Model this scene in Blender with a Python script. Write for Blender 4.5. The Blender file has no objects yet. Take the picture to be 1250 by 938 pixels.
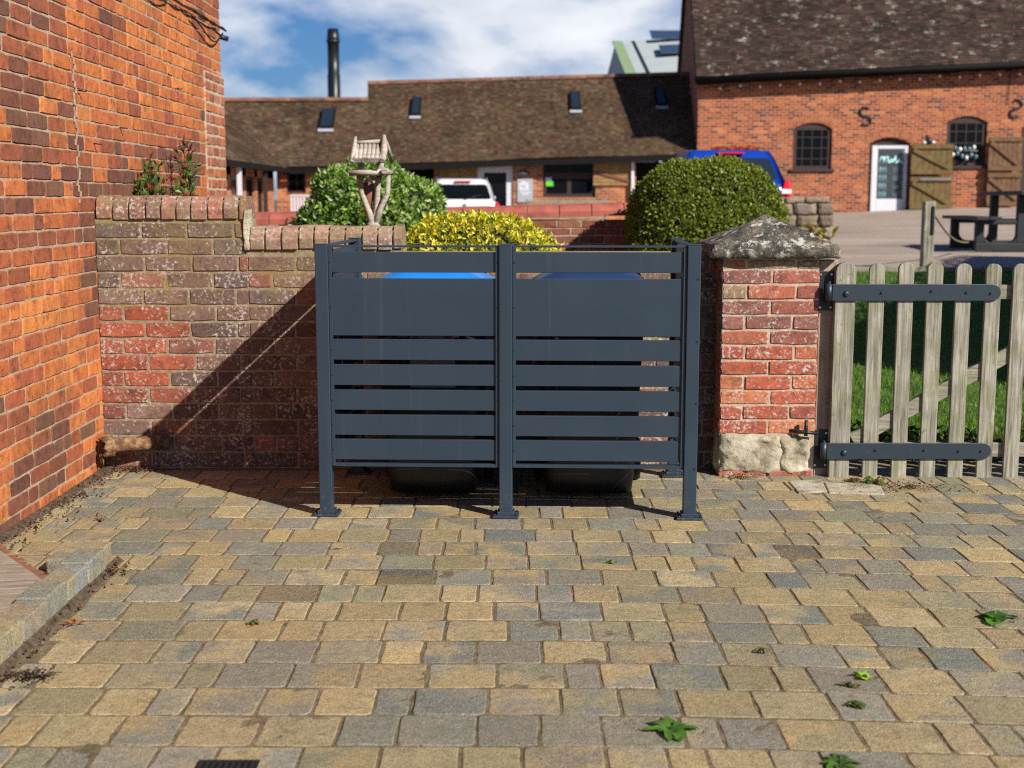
import bpy, bmesh, math, random
from mathutils import Vector, Matrix, noise as mnoise
random.seed(7)
R = random.uniform
sc = bpy.context.scene
C = sc.collection
PI = math.pi
# ------------------------------------------------------------------ camera model (used only to lay things out in metres)
F = 1600.0; EYE = 1.35; TH = math.atan(226 / F); CS, SN = math.cos(TH), math.sin(TH)
def P(px, py, Y):
    u = (469 - py) / F
    t = Y / (CS + u * SN)
    return Vector(((px - 625) / F * t, Y, EYE + (-SN + u * CS) * t))
def ZY(py, Y): return P(625, py, Y).z
def G(px, py, z=0.0):
    u = (469 - py) / F
    t = (EYE - z) / (SN - u * CS)
    return Vector(((px - 625) / F * t, (CS + u * SN) * t, z))
def lerp(a, b, t): return a + (b - a) * t
def sm(t): t = max(0, min(1, t)); return t * t * (3 - 2 * t)
def H(x, y):
    if y <= 6.6: return 0.0
    if x < 2.6: a = .30
    else: a = .60
    a = lerp(.36, .60, sm((x - 1.2) / 2.0))
    if y <= 14: return a * (y - 6.6) / 7.4
    pts = [(-60, .35), (-6, .38), (0, .42), (4.7, .82), (8, .93), (12.5, 1.10), (60, 1.5)]
    tg = pts[-1][1]
    for (xa, za), (xb, zb) in zip(pts, pts[1:]):
        if x <= xb:
            tg = lerp(za, zb, max(0, (x - xa) / (xb - xa))); break
    return a + (tg - a) * min(1, (y - 14) / 23.0)

# ------------------------------------------------------------------ materials
MATS = {}
def srgb(r, g, b):
    f = lambda c: (c / 255 / 12.92) if c / 255 < .04045 else ((c / 255 + .055) / 1.055) ** 2.4
    return (f(r), f(g), f(b))
class NT:
    def __init__(s, name):
        s.m = bpy.data.materials.new(name); s.m.use_nodes = True
        s.t = s.m.node_tree; s.n = s.t.nodes; s.l = s.t.links
        s.b = s.n['Principled BSDF']; s.tc = s.n.new('ShaderNodeTexCoord')
        MATS[name] = s.m
    def lk(s, a, b): s.l.new(a, b)
    def noise(s, scale, detail=4, rough=.55, vec=None, dist=0):
        n = s.n.new('ShaderNodeTexNoise'); n.inputs['Scale'].default_value = scale
        n.inputs['Detail'].default_value = detail; n.inputs['Roughness'].default_value = rough
        n.inputs['Distortion'].default_value = dist
        s.lk(vec or s.tc.outputs['Object'], n.inputs['Vector']); return n.outputs['Fac']
    def ramp(s, fac, stops):
        r = s.n.new('ShaderNodeValToRGB'); e = r.color_ramp.elements
        while len(e) < len(stops): e.new(.5)
        for i, (p, c) in enumerate(stops):
            e[i].position = p; e[i].color = (c, c, c, 1) if isinstance(c, (int, float)) else (*c, 1)
        s.lk(fac, r.inputs[0]); return r.outputs[0]
    def mix(s, fac, a, b, mode='MIX'):
        m = s.n.new('ShaderNodeMix'); m.data_type = 'RGBA'; m.blend_type = mode
        for k, v in ((0, fac), (6, a), (7, b)):
            sock = m.inputs[k]
            if isinstance(v, (int, float)): sock.default_value = v if k == 0 else (v, v, v, 1)
            elif isinstance(v, tuple): sock.default_value = (*v, 1)
            else: s.lk(v, sock)
        return m.outputs[2]
    def math(s, op, a, b=0.0):
        m = s.n.new('ShaderNodeMath'); m.operation = op
        for k, v in ((0, a), (1, b)):
            if isinstance(v, (int, float)): m.inputs[k].default_value = v
            else: s.lk(v, m.inputs[k])
        return m.outputs[0]
    def attr(s, name):
        a = s.n.new('ShaderNodeAttribute'); a.attribute_name = name; return a.outputs['Color']
    def mapping(s, scale=(1, 1, 1), rot=(0, 0, 0)):
        m = s.n.new('ShaderNodeMapping'); m.inputs['Scale'].default_value = scale; m.inputs['Rotation'].default_value = rot
        s.lk(s.tc.outputs['Object'], m.inputs['Vector']); return m.outputs[0]
    def sep(s):
        m = s.n.new('ShaderNodeSeparateXYZ'); s.lk(s.tc.outputs['Object'], m.inputs[0]); return m.outputs
    def comb(s, x, y, z=0.0):
        m = s.n.new('ShaderNodeCombineXYZ')
        for k, v in enumerate((x, y, z)):
            if isinstance(v, (int, float)): m.inputs[k].default_value = v
            else: s.lk(v, m.inputs[k])
        return m.outputs[0]
    def bump(s, h, strength=.4, dist=.01):
        b = s.n.new('ShaderNodeBump'); b.inputs['Strength'].default_value = strength; b.inputs['Distance'].default_value = dist
        s.lk(h, b.inputs['Height']); s.lk(b.outputs[0], s.b.inputs['Normal'])
    def fin(s, col, rough=.8, metal=0, spec=None):
        if isinstance(col, tuple): s.b.inputs['Base Color'].default_value = (*col, 1)
        else: s.lk(col, s.b.inputs['Base Color'])
        if isinstance(rough, (int, float)): s.b.inputs['Roughness'].default_value = rough
        else: s.lk(rough, s.b.inputs['Roughness'])
        s.b.inputs['Metallic'].default_value = metal
        if spec is not None: s.b.inputs['Specular IOR Level'].default_value = spec
        return s.m

def simple(name, c, rough=.6, metal=0, var=.15, scale=6, bump=.0, bscale=60, spec=None):
    s = NT(name)
    n = s.noise(scale)
    c2 = tuple(x * (1 - var) for x in c); c3 = tuple(min(1, x * (1 + var)) for x in c)
    col = s.ramp(n, [(.3, c2), (.7, c3)])
    if bump: s.bump(s.noise(bscale, 3), bump, .004)
    return s.fin(col, rough, metal, spec)

def brick_near(name, mortar=False, moss=0.0, salt=0.0, tint=(1, 1, 1), c=(.45, .40, .33)):
    s = NT(name)
    if not mortar:
        col = s.attr('col')
        n1 = s.ramp(s.noise(19, 6, .75), [(.25, .35), (.5, 1.0), (.75, 1.25)])
        col = s.mix(s.ramp(s.noise(1.7, 5, .7), [(.50, 0), (.68, .45)]), col, (.10, .05, .035))
        col = s.mix(1, col, n1, 'MULTIPLY')
        col = s.mix(s.ramp(s.noise(9, 6, .8), [(.54, 0), (.66, .7)]), col, (.055, .032, .03))
        col = s.mix(s.ramp(s.noise(70, 4, .75), [(.30, .7), (.42, 0)]), col, (.05, .03, .025))
        n3 = s.noise(160, 3, .6)
        col = s.mix(s.ramp(n3, [(.62, 0), (.75, .35)]), col, (.5, .38, .28))
    else:
        col = s.ramp(s.noise(30, 5, .7), [(.3, tuple(x * .55 for x in c)), (.55, c), (.8, tuple(min(1, x * 1.25) for x in c))])
    if salt:
        z = s.sep()[2]
        n = s.noise(5.5, 6, .75, dist=.6); n2 = s.noise(60, 4, .7)
        msk = s.ramp(s.math('MULTIPLY', n, s.ramp(n2, [(.35, .3), (.65, 1.2)])), [(.45, 0), (.62, salt)])
        col = s.mix(msk, col, (.50, .46, .43))
    if moss:
        n = s.noise(3.2, 5, .7); n2 = s.noise(26, 4, .7)
        z = s.sep()[2]
        up = s.ramp(z, [(.25, .25), (1.0, 1.0)])
        msk = s.ramp(s.math('MULTIPLY', s.math('MULTIPLY', n, s.ramp(n2, [(.3, .5), (.6, 1.2)])), up), [(.42, 0), (.60, moss)])
        col = s.mix(msk, col, (.20, .17, .045))
    # damp, darker foot of the wall
    h = s.math('ADD', s.math('MULTIPLY', s.noise(55, 5, .7), .7), s.math('MULTIPLY', s.noise(220, 3, .6), .3))
    s.bump(h, .75, .005)
    return s.fin(col, .9, 0, .25)

def brick_far(name, ramp_cols, mortar=(.48, .34, .25), rh=.075, bw=.225, roof=False, axis='xy'):
    s = NT(name)
    o = s.sep()
    hx = s.math('ADD', o[0], o[1])
    b = s.n.new('ShaderNodeTexBrick')
    s.lk(s.comb(hx, o[2]), b.inputs['Vector'])
    b.inputs['Scale'].default_value = 1; b.inputs['Mortar Size'].default_value = .009
    b.inputs['Brick Width'].default_value = bw; b.inputs['Row Height'].default_value = rh
    b.inputs['Color1'].default_value = (0, 0, 0, 1); b.inputs['Color2'].default_value = (1, 1, 1, 1)
    b.inputs['Mortar'].default_value = (.5, .5, .5, 1); b.inputs['Mortar Smooth'].default_value = .3
    col = s.ramp(b.outputs['Color'], ramp_cols)
    n = s.ramp(s.noise(1.1, 5, .7), [(.3, .7), (.6, 1.1)])
    col = s.mix(1, col, n, 'MULTIPLY')
    col = s.mix(s.ramp(s.noise(9, 4, .7), [(.58, 0), (.72, .4)]), col, (.09, .05, .045))
    col = s.mix(s.math('MULTIPLY', b.outputs['Fac'], .8), col, mortar)
    s.bump(s.math('SUBTRACT', 1, b.outputs['Fac']), .5, .01)
    return s.fin(col, .9, 0, .2)

def roof_mat(name, cols, lichen=.4, lcol=(.42, .40, .33), moss=.3):
    s = NT(name)
    col = s.attr('col')
    n = s.ramp(s.noise(.8, 5, .65), [(.3, .65), (.65, 1.2)])
    col = s.mix(1, col, n, 'MULTIPLY')
    col = s.mix(s.ramp(s.noise(1.6, 6, .8), [(.52, 0), (.68, moss)]), col, (.055, .06, .02))
    ln = s.noise(4.2, 6, .8, vec=s.mapping((.6, 1, 1)))
    col = s.mix(s.ramp(ln, [(.585, 0), (.63, lichen)]), col, lcol)
    s.bump(s.noise(30, 4), .4, .01)
    return s.fin(col, .92, 0, .15)

brick_near('left_brick', tint=(1, 1, 1))
brick_near('left_mortar', mortar=True, c=(.40, .30, .21))
brick_near('wall_brick', salt=.8, moss=.4)
brick_near('wall_mortar', mortar=True, moss=.75, salt=.3, c=(.29, .235, .155))
brick_near('pillar_brick', salt=.9)
brick_near('pillar_mortar', mortar=True, c=(.48, .38, .28))
brick_near('low_brick', moss=.2)
brick_far('barn_brick', [(0, (.06, .025, .022)), (.2, (.18, .044, .020)), (.45, (.28, .068, .023)), (.8, (.34, .088, .027)), (1, (.43, .15, .055))])
brick_far('mid_brick', [(0, (.18, .06, .03)), (.4, (.34, .11, .04)), (1, (.46, .18, .07))])
roof_mat('barn_roof', None, .85, (.40, .38, .32), .1)
roof_mat('mid_roof', None, .5, (.28, .25, .18), .85)
simple('ridge_tile', (.17, .078, .048), .9, var=.6, scale=3)
simple('terracotta', (.33, .085, .06), .75, var=.3, scale=8, bump=.4)
# steel paint of the enclosure
s = NT('slate_paint')
n = s.noise(2.0, 5, .6)
c_ = s.ramp(n, [(.3, (.0165, .032, .051)), (.7, (.0205, .038, .060))])
c_ = s.mix(s.ramp(s.noise(28, 6, .75), [(.70, 0), (.76, .12)]), c_, (.18, .19, .2))
sp_ = s.math('MULTIPLY', s.ramp(s.noise(60, 5, .75), [(.54, 0), (.66, .5)]), s.ramp(s.sep()[2], [(.02, 1), (.14, 0)]))
c_ = s.mix(sp_, c_, (.20, .16, .11))
c_ = s.mix(s.ramp(s.noise(1.0, 4, .6, vec=s.mapping((30, 30, 1.2))), [(.60, 0), (.75, .10)]), c_, (.15, .16, .16))
s.bump(s.noise(900, 2), .08, .001)
s.fin(c_, s.ramp(s.noise(5, 5), [(.3, .42), (.7, .55)]), 0, .45)
s = NT('strap_paint')
c_ = s.mix(s.ramp(s.noise(40, 5, .75), [(.60, 0), (.68, .5)]), (.022, .035, .05), (.08, .07, .06))
s.bump(s.noise(120, 3), .2, .002); s.fin(c_, .42, .1)
simple('black_iron', (.018, .02, .024), .45, .3, .3)
simple('flue_black', (.012, .016, .02), .38, .3, .1)
simple('bin_black', (.007, .007, .008), .5, 0, .2, 10)
simple('bin_lid_blue', (.015, .19, .62), .32, 0, .1, 3)
simple('bin_lid_navy', (.015, .035, .11), .4, 0, .1, 3)
simple('rubber', (.012, .012, .012), .8)
simple('sticker_grey', (.22, .22, .23), .5, 0, .05)
simple('sticker_red', (.35, .015, .03), .5, 0, .05)
simple('white_paint', (.60, .60, .66), .45, 0, .04)
simple('car_white', (.64, .65, .67), .22, 0, .02)
simple('car_blue', (.008, .045, .33), .2, .0, .05)
simple('car_trim', (.02, .02, .022), .5)
simple('lamp_red', (.55, .01, .02), .15, 0, .1)
simple('lamp_clear', (.75, .75, .78), .12, 0, .05)
s = NT('dark_glass'); s.fin((.004, .005, .007), .08, 0, .10)
s = NT('sky_glass'); s.fin((.015, .025, .04), .10, 0, .4)
s = NT('inside_dark'); s.fin((.012, .010, .010), .9)
simple('frame_brown', (.030, .012, .011), .7, 0, .2)
simple('fascia_black', (.007, .0065, .0065), .8, spec=.15)
simple('soil', (.075, .050, .030), .95, 0, .65, 45, 1, 130)
simple('ground_earth', (.10, .085, .05), .95, 0, .4, 1.5, .5, 30)
simple('chrome', (.5, .5, .52), .25, .9)
simple('sign_grey', (.36, .37, .42), .5, 0, .04)
simple('sign_black', (.012, .015, .018), .4)
simple('sign_teal', (.45, .75, .78), .5)
simple('green_sticker', (.10, .55, .02), .5)
simple('bottle_blue', (.10, .22, .28), .3, 0, .4, 8)
simple('door_edge_green', (.22, .31, .16), .5)
simple('metal_roof', (.38, .42, .42), .6, .0, .06, 1.2)
simple('solar_panel', (.045, .07, .11), .25, .2, .2)
simple('metal_wall', (.16, .18, .20), .5)
simple('rope', (.16, .12, .07), .9)
simple('flower_red', (.60, .02, .02), .6)
simple('rusty_wood', (.18, .07, .04), .85)
# asphalt of the yard
s = NT('yard_surface')
c_ = s.ramp(s.noise(.6, 6, .7), [(.3, (.25, .19, .145)), (.5, (.35, .275, .215)), (.72, (.43, .35, .28))])
c_ = s.mix(s.ramp(s.noise(90, 3, .7), [(.35, .35), (.6, 0)]), c_, (.10, .09, .08))
c_ = s.mix(s.ramp(s.noise(1.0, 4, .6, vec=s.mapping((.25, 1.6, 1))), [(.5, 0), (.7, .45)]), c_, (.48, .40, .33))
s.bump(s.noise(120, 3), .5, .01); s.fin(c_, .9)
# lawn soil and grass
s = NT('lawn_green')
c_ = s.ramp(s.noise(3, 5, .7), [(.3, (.045, .10, .012)), (.7, (.085, .17, .02))]); s.bump(s.noise(200, 3), .8, .02); s.fin(c_, .9)
def leaf_mat(name, gloss=.45, trans=.35):
    s = NT(name)
    col = s.attr('col')
    s.fin(col, gloss, 0, .4)
    tr = s.n.new('ShaderNodeBsdfTranslucent'); mx = s.n.new('ShaderNodeMixShader'); mx.inputs[0].default_value = trans
    br = s.mix(1, col, (1.6, 1.7, .6), 'MULTIPLY')
    s.lk(br, tr.inputs[0]); s.lk(s.b.outputs[0], mx.inputs[1]); s.lk(tr.outputs[0], mx.inputs[2])
    s.lk(mx.outputs[0], s.n['Material Output'].inputs[0]); return s.m
leaf_mat('leaf', .42, .3); leaf_mat('grass_leaf', .6, .35)
simple('inner_twigs', (.025, .035, .010), .95, 0, .4, 12)
simple('bark', (.10, .07, .045), .9, 0, .4, 14, .8, 40)
# paving blocks
s = NT('paver')
a = s.attr('col'); b2 = s.attr('col2')
n = s.noise(5.5, 3, .5, dist=.4)
c_ = s.mix(s.ramp(n, [(.40, 0), (.60, 1)]), a, b2)
c_ = s.mix(1, c_, s.ramp(s.noise(33, 5, .75), [(.3, .66), (.7, 1.25)]), 'MULTIPLY')
c_ = s.mix(s.ramp(s.noise(150, 4, .75), [(.36, .8), (.50, 0)]), c_, (.06, .05, .035))
c_ = s.mix(s.ramp(s.noise(190, 3, .7), [(.54, 0), (.66, .65)]), c_, (.56, .49, .37))
c_ = s.mix(s.ramp(s.noise(13, 5, .75), [(.30, .45), (.46, 0)]), c_, (.075, .07, .045))
c_ = s.mix(s.ramp(s.noise(.9, 4, .6), [(.35, .22), (.6, 0)]), c_, (.13, .12, .05))
c_ = s.mix(s.ramp(s.noise(2.3, 6, .8), [(.70, 0), (.76, .75)]), c_, (.045, .025, .015))
s.bump(s.math('ADD', s.math('MULTIPLY', s.noise(240, 3, .6), .5), s.noise(60, 5, .7)), .9, .0045)
s.fin(c_, .82, 0, .3)
s = NT('joint_sand')
c_ = s.ramp(s.noise(25, 5, .75), [(.3, (.07, .05, .028)), (.5, (.17, .125, .07)), (.7, (.28, .215, .125))])
c_ = s.mix(s.ramp(s.noise(4, 5, .75), [(.56, 0), (.66, .8)]), c_, (.04, .07, .012))
s.bump(s.noise(160, 4), 1, .01); s.fin(c_, .95)
# stones
s = NT('cap_stone')
n = s.noise(9, 7, .75, dist=.5)
c_ = s.ramp(n, [(.42, (.028, .027, .024)), (.52, (.095, .085, .062)), (.62, (.26, .22, .155))])
c_ = s.mix(s.ramp(s.noise(16, 5, .7, dist=.3), [(.55, 0), (.62, .85)]), c_, (.52, .51, .46))
c_ = s.mix(s.ramp(s.noise(42, 4, .7), [(.62, 0), (.66, .8)]), c_, (.60, .60, .52))
s.bump(s.math('ADD', s.noise(35, 6, .75), n), 1, .012); s.fin(c_, .92)
s = NT('pale_stone')
c_ = s.ramp(s.noise(9, 6, .7), [(.32, (.13, .10, .065)), (.46, (.36, .31, .215)), (.66, (.56, .52, .42))])
c_ = s.mix(s.ramp(s.noise(30, 5, .75), [(.6, 0), (.68, .6)]), c_, (.10, .085, .05))
s.bump(s.noise(30, 6, .75), 1, .012); s.fin(c_, .92)
s = NT('rubble_stone')
c_ = s.mix(1, s.attr('col'), s.ramp(s.noise(9, 5, .7), [(.3, .6), (.7, 1.2)]), 'MULTIPLY'); s.bump(s.noise(25, 5), 1, .02); s.fin(c_, .92)
# woods
def wood(name, c1, c2, c3, vert=True, rough=.85):
    s = NT(name)
    sc_ = (70, 70, 3.5) if vert == 'z' else ((3.5, 70, 70) if vert == 'x' else (70, 3.5, 70))
    g = s.noise(1.0, 6, .7, vec=s.mapping(sc_), dist=.4)
    c_ = s.ramp(g, [(.30, c1), (.52, c2), (.72, c3)])
    c_ = s.mix(1, c_, s.ramp(s.noise(5, 4), [(.3, .75), (.7, 1.15)]), 'MULTIPLY')
    gr = s.ramp(s.noise(6, 5, .7), [(.48, 0), (.66, .5)])
    c_ = s.mix(gr, c_, (.17, .18, .06))
    c_ = s.mix(s.ramp(s.noise(24, 5, .75), [(.62, 0), (.70, .7)]), c_, (.05, .04, .03))
    s.bump(g, .8, .004); return s.fin(c_, rough, 0, .25)
wood('weathered_wood', (.08, .07, .055), (.28, .265, .215), (.46, .44, .38), 'z')
wood('weathered_wood_x', (.09, .08, .06), (.27, .25, .20), (.42, .39, .33), 'x')
wood('post_wood', (.22, .15, .11), (.40, .30, .24), (.50, .40, .33), 'z')
wood('table_wood', (.16, .14, .12), (.46, .41, .36), (.60, .56, .51), 'x')
wood('door_wood', (.075, .045, .018), (.15, .095, .038), (.19, .125, .055), 'z')
wood('shutter_wood', (.16, .08, .035), (.34, .18, .08), (.42, .24, .11), 'x')
wood('board_wood', (.13, .10, .08), (.33, .28, .235), (.44, .39, .34), 'x')
simple('slate_plastic', (.012, .016, .020), .55, 0, .2, 5, .2, 50)

# ------------------------------------------------------------------ mesh builder
WLOC = {}
class MB:
    def __init__(s): s.v = []; s.f = []; s.mi = []; s.c = []; s.c2 = []; s.sm = []
    def face(s, idx, m=0, c=(1, 1, 1), c2=None, sm=False):
        s.f.append(idx); s.mi.append(m); s.c.append(c); s.c2.append(c2 or c); s.sm.append(sm)
    def add(s, verts, faces, m=0, c=(1, 1, 1), c2=None, sm=False):
        n = len(s.v); s.v.extend([tuple(v) for v in verts])
        for f in faces: s.face([n + i for i in f], m, c, c2, sm)
    def box(s, x0, x1, y0, y1, z0, z1, m=0, c=(1, 1, 1), T=None):
        vs = [Vector((x, y, z)) for z in (z0, z1) for y in (y0, y1) for x in (x0, x1)]
        if T: vs = [T @ v for v in vs]
        s.add(vs, [(0, 2, 3, 1), (4, 5, 7, 6), (0, 1, 5, 4), (2, 6, 7, 3), (0, 4, 6, 2), (1, 3, 7, 5)], m, c)
    def quad(s, a, b, c_, d, m=0, c=(1, 1, 1)): s.add([a, b, c_, d], [(0, 1, 2, 3)], m, c)
    def prism(s, pts, ext, m=0, c=(1, 1, 1)):           # planar polygon pts extruded by vector ext
        n = len(pts); ext = Vector(ext); a = [Vector(p) for p in pts]; b = [p + ext for p in a]
        nn = (a[1] - a[0]).cross(a[2] - a[0])
        faces = [tuple(range(n)), tuple(range(2 * n - 1, n - 1, -1))] + [(i, i + n, (i + 1) % n + n, (i + 1) % n) for i in range(n)]
        if n > 3:
            ar = Vector((0, 0, 0))
            for i in range(n): ar += a[i].cross(a[(i + 1) % n])
            nn = ar
        if nn.dot(ext) > 0: faces = [tuple(reversed(f)) for f in faces]
        s.add(a + b, faces, m, c)
    def bar(s, a, b, w, d, up=(0, 0, 1), m=0, c=(1, 1, 1)):
        a = Vector(a); b = Vector(b); t = (b - a).normalized(); up = Vector(up)
        if abs(t.dot(up)) > .95: up = Vector((0, 1, 0))
        r = t.cross(up).normalized(); q = r.cross(t)
        vs = [p + r * sx * w / 2 + q * sy * d / 2 for p in (a, b) for sx, sy in ((-1, -1), (1, -1), (1, 1), (-1, 1))]
        s.add(vs, [(0, 1, 2, 3), (7, 6, 5, 4), (0, 4, 5, 1), (1, 5, 6, 2), (2, 6, 7, 3), (3, 7, 4, 0)], m, c)
    def tube(s, pts, r, n=8, m=0, c=(1, 1, 1), caps=True, sm=True):
        pts = [Vector(p) for p in pts]; rs = r if isinstance(r, (list, tuple)) else [r] * len(pts)
        base = len(s.v); prev = None
        for i, p in enumerate(pts):
            t = (pts[min(i + 1, len(pts) - 1)] - pts[max(i - 1, 0)]).normalized()
            if prev is None:
                x = t.cross(Vector((0, 0, 1)));
                if x.length < .1: x = t.cross(Vector((0, 1, 0)))
            else: x = prev - t * prev.dot(t)
            x.normalize(); prev = x; y = t.cross(x)
            for k in range(n):
                a = 2 * PI * k / n; s.v.append(tuple(p + (x * math.cos(a) + y * math.sin(a)) * rs[i]))
        for i in range(len(pts) - 1):
            for k in range(n):
                k2 = (k + 1) % n
                s.face([base + i * n + k, base + i * n + k2, base + (i + 1) * n + k2, base + (i + 1) * n + k], m, c, sm=sm)
        if caps:
            s.face([base + k for k in range(n - 1, -1, -1)], m, c); e = base + (len(pts) - 1) * n
            s.face([e + k for k in range(n)], m, c)
    def lathe(s, prof, o=(0, 0, 0), n=20, m=0, c=(1, 1, 1), axis='z'):
        base = len(s.v); o = Vector(o)
        for r, h in prof:
            for k in range(n):
                a = 2 * PI * k / n
                v = (r * math.cos(a), r * math.sin(a), h) if axis == 'z' else ((h, r * math.cos(a), r * math.sin(a)) if axis == 'x' else (r * math.sin(a), h, r * math.cos(a)))
                s.v.append(tuple(o + Vector(v)))
        for i in range(len(prof) - 1):
            for k in range(n):
                k2 = (k + 1) % n
                s.face([base + i * n + k, base + i * n + k2, base + (i + 1) * n + k2, base + (i + 1) * n + k], m, c, sm=True)
        if prof[0][0] > 1e-4: s.face([base + k for k in range(n - 1, -1, -1)], m, c)
        if prof[-1][0] > 1e-4: s.face([base + (len(prof) - 1) * n + k for k in range(n)], m, c)
    def build(s, name, mats, parent=None, bevel=0, seg=2, world=True, smooth=None):
        me = bpy.data.meshes.new(name)
        off = WLOC.get(parent.name, Vector((0, 0, 0))) if (parent and world) else Vector((0, 0, 0))
        me.from_pydata([(v[0] - off.x, v[1] - off.y, v[2] - off.z) for v in s.v], [], s.f)
        if isinstance(mats, str): mats = [mats]
        for m_ in mats: me.materials.append(MATS[m_])
        me.polygons.foreach_set('material_index', s.mi)
        me.polygons.foreach_set('use_smooth', [True] * len(s.f) if smooth else s.sm)
        if any(c != (1, 1, 1) for c in s.c):
            for nm, cc in (('col', s.c), ('col2', s.c2)):
                if nm == 'col2' and s.c == s.c2: continue
                at = me.color_attributes.new(nm, 'FLOAT_COLOR', 'CORNER'); buf = []
                for f, c in zip(s.f, cc): buf.extend((c[0], c[1], c[2], 1.0) * len(f))
                at.data.foreach_set('color', buf)
        me.update()
        o = bpy.data.objects.new(name, me); C.objects.link(o)
        if parent: o.parent = parent; WLOC[o.name] = off if world else Vector((0, 0, 0))
        if bevel:
            b = o.modifiers.new('b', 'BEVEL'); b.width = bevel; b.segments = seg; b.limit_method = 'ANGLE'; b.angle_limit = math.radians(35)
        return o
def tag(o, label, cat, group=None, kind=None):
    if label: o['label'] = label
    if cat: o['category'] = cat
    if group: o['group'] = group
    if kind: o['kind'] = kind
    return o
def thing(name, label, cat, loc=(0, 0, 0), rz=0, group=None, local=False):
    o = bpy.data.objects.new(name, None); C.objects.link(o); o.location = loc; o.rotation_euler = (0, 0, rz)
    o.empty_display_size = .1
    tag(o, label, cat, group)
    WLOC[o.name] = Vector((0, 0, 0)) if local else Vector(loc)
    return o
def struct(o): o['kind'] = 'structure'; return o
def copy_tree(o, parent=None):
    c = o.copy(); C.objects.link(c); c.parent = parent
    for ch in [x for x in C.objects if x.parent == o]: copy_tree(ch, c)
    return c

def leaf(M, p, d, n, L, W, c, fold=.25):
    d = d.normalized(); s_ = d.cross(n)
    if s_.length < 1e-3: s_ = Vector((1, 0, 0))
    s_.normalize(); n2 = s_.cross(d).normalized()
    a = p; b = p + d * L * .5 - n2 * fold * W * .3; t_ = p + d * L; l = p + d * L * .45 + s_ * W * .5 + n2 * fold * W; r_ = p + d * L * .45 - s_ * W * .5 + n2 * fold * W
    M.add([a, r_, t_, l], [(0, 1, 2), (0, 2, 3)], c=c)
def rv(): return Vector((R(-1, 1), R(-1, 1), R(-1, 1)))
def mul(c, g): return tuple(min(1, v * g) for v in c)
LX = -2.06
# ------------------------------------------------------------------ the ground
def grid_sheet(name, xs, ys, mat, dz, clip=None, amp=0):
    M = MB(); nx = len(xs)
    for y in ys:
        for x in xs:
            M.v.append((x, y, H(x, y) + dz + (amp * mnoise.noise((x * 2, y * 2, 0)) if amp else 0)))
    for j in range(len(ys) - 1):
        for i in range(nx - 1):
            cx, cy = (xs[i] + xs[i + 1]) / 2, (ys[j] + ys[j + 1]) / 2
            if clip and not clip(cx, cy): continue
            a = j * nx + i; M.face([a, a + 1, a + nx + 1, a + nx], sm=True)
    return M.build(name, mat)
def rng(a, b, n): return [a + (b - a) * i / (n - 1) for i in range(n)]
xs = [-600, -200, -80, -40, -20] + rng(-10, 16, 53) + [22, 35, 60, 200, 600]
ys = [-300, -60, -20, -5] + rng(0, 16, 33) + rng(17, 40, 24) + [46, 60, 100, 300, 1500]
struct(grid_sheet('ground', xs, ys, 'ground_earth', -.045))
struct(grid_sheet('yard', rng(-14, 30, 89), [12.7, 13.2, 13.6, 14, 14.5] + rng(15, 52, 75), 'yard_surface', 0.0, lambda x, y: y > 14 or x < 2.0))
struct(grid_sheet('lawn', rng(1.55, 12, 43), rng(7.0, 14, 29), 'lawn_green', -.012))
struct(grid_sheet('flower_bed', rng(-2.06, 1.55, 15), rng(6.75, 12.7, 25), 'soil', -.01, amp=.03))
# sleeper edge between lawn and yard
M = MB(); M.box(1.55, 3.9, 13.97, 14.06, .2, .625); M.box(3.9, 12, 13.97, 14.06, .2, .63)
tag(M.build('timber_edging', 'weathered_wood_x', bevel=.01), 'long low timber edging where the lawn meets the gravel yard', 'edging')

# grass blades
M = MB()
for _ in range(30000):
    y = 7.0 + (R(0, 1) ** 1.4) * 6.9; x = R(1.6, min(6.0, 1.9 + y * .34))
    z = H(x, y) - .012; h = R(.02, .045) * (1.0 if y > 7.5 else 1.5); w = R(.0025, .005) * (1 + (y - 7) * .1); a = R(0, PI); lx, ly = R(-.02, .02), R(-.02, .02)
    dx, dy = math.cos(a) * w, math.sin(a) * w; g = R(.75, 1.3); yl = R(.8, 1.25)
    M.add([(x - dx, y - dy, z), (x + dx, y + dy, z), (x + lx, y + ly, z + h)], [(0, 1, 2)], c=(.10 * g * yl, .20 * g, .012 * g))
tag(M.build('grass', 'grass_leaf'), 'short green lawn grass behind the picket gate', 'grass', kind='stuff')

# ------------------------------------------------------------------ paving
def warp(x): return .05 * max(0, x - .15) ** 1.35
BASE = MB(); jx_ = rng(-2.06, 5.4, 300); jy_ = rng(.3, 6.95, 270)
for yv in jy_:
    for xv in jx_: BASE.v.append((xv, yv, -.0024 + .0020 * mnoise.noise((xv * 11, yv * 11, 0)) + .0012 * mnoise.noise((xv * 37, yv * 37, 4))))
for j in range(269):
    for i in range(299): a = j * 300 + i; BASE.face([a, a + 1, a + 301, a + 300], sm=True)
struct(BASE.build('paving_joints', 'joint_sand'))
tans = [(.42, .32, .16), (.46, .34, .16), (.34, .285, .16), (.46, .37, .21), (.41, .315, .175), (.33, .285, .155), (.38, .295, .15)]
greys = [(.205, .215, .18), (.25, .25, .205), (.175, .195, .18), (.28, .26, .205), (.25, .225, .185), (.255, .225, .18), (.235, .235, .155)]
M = MB()
row = 0; y = .35; RD = .197
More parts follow.
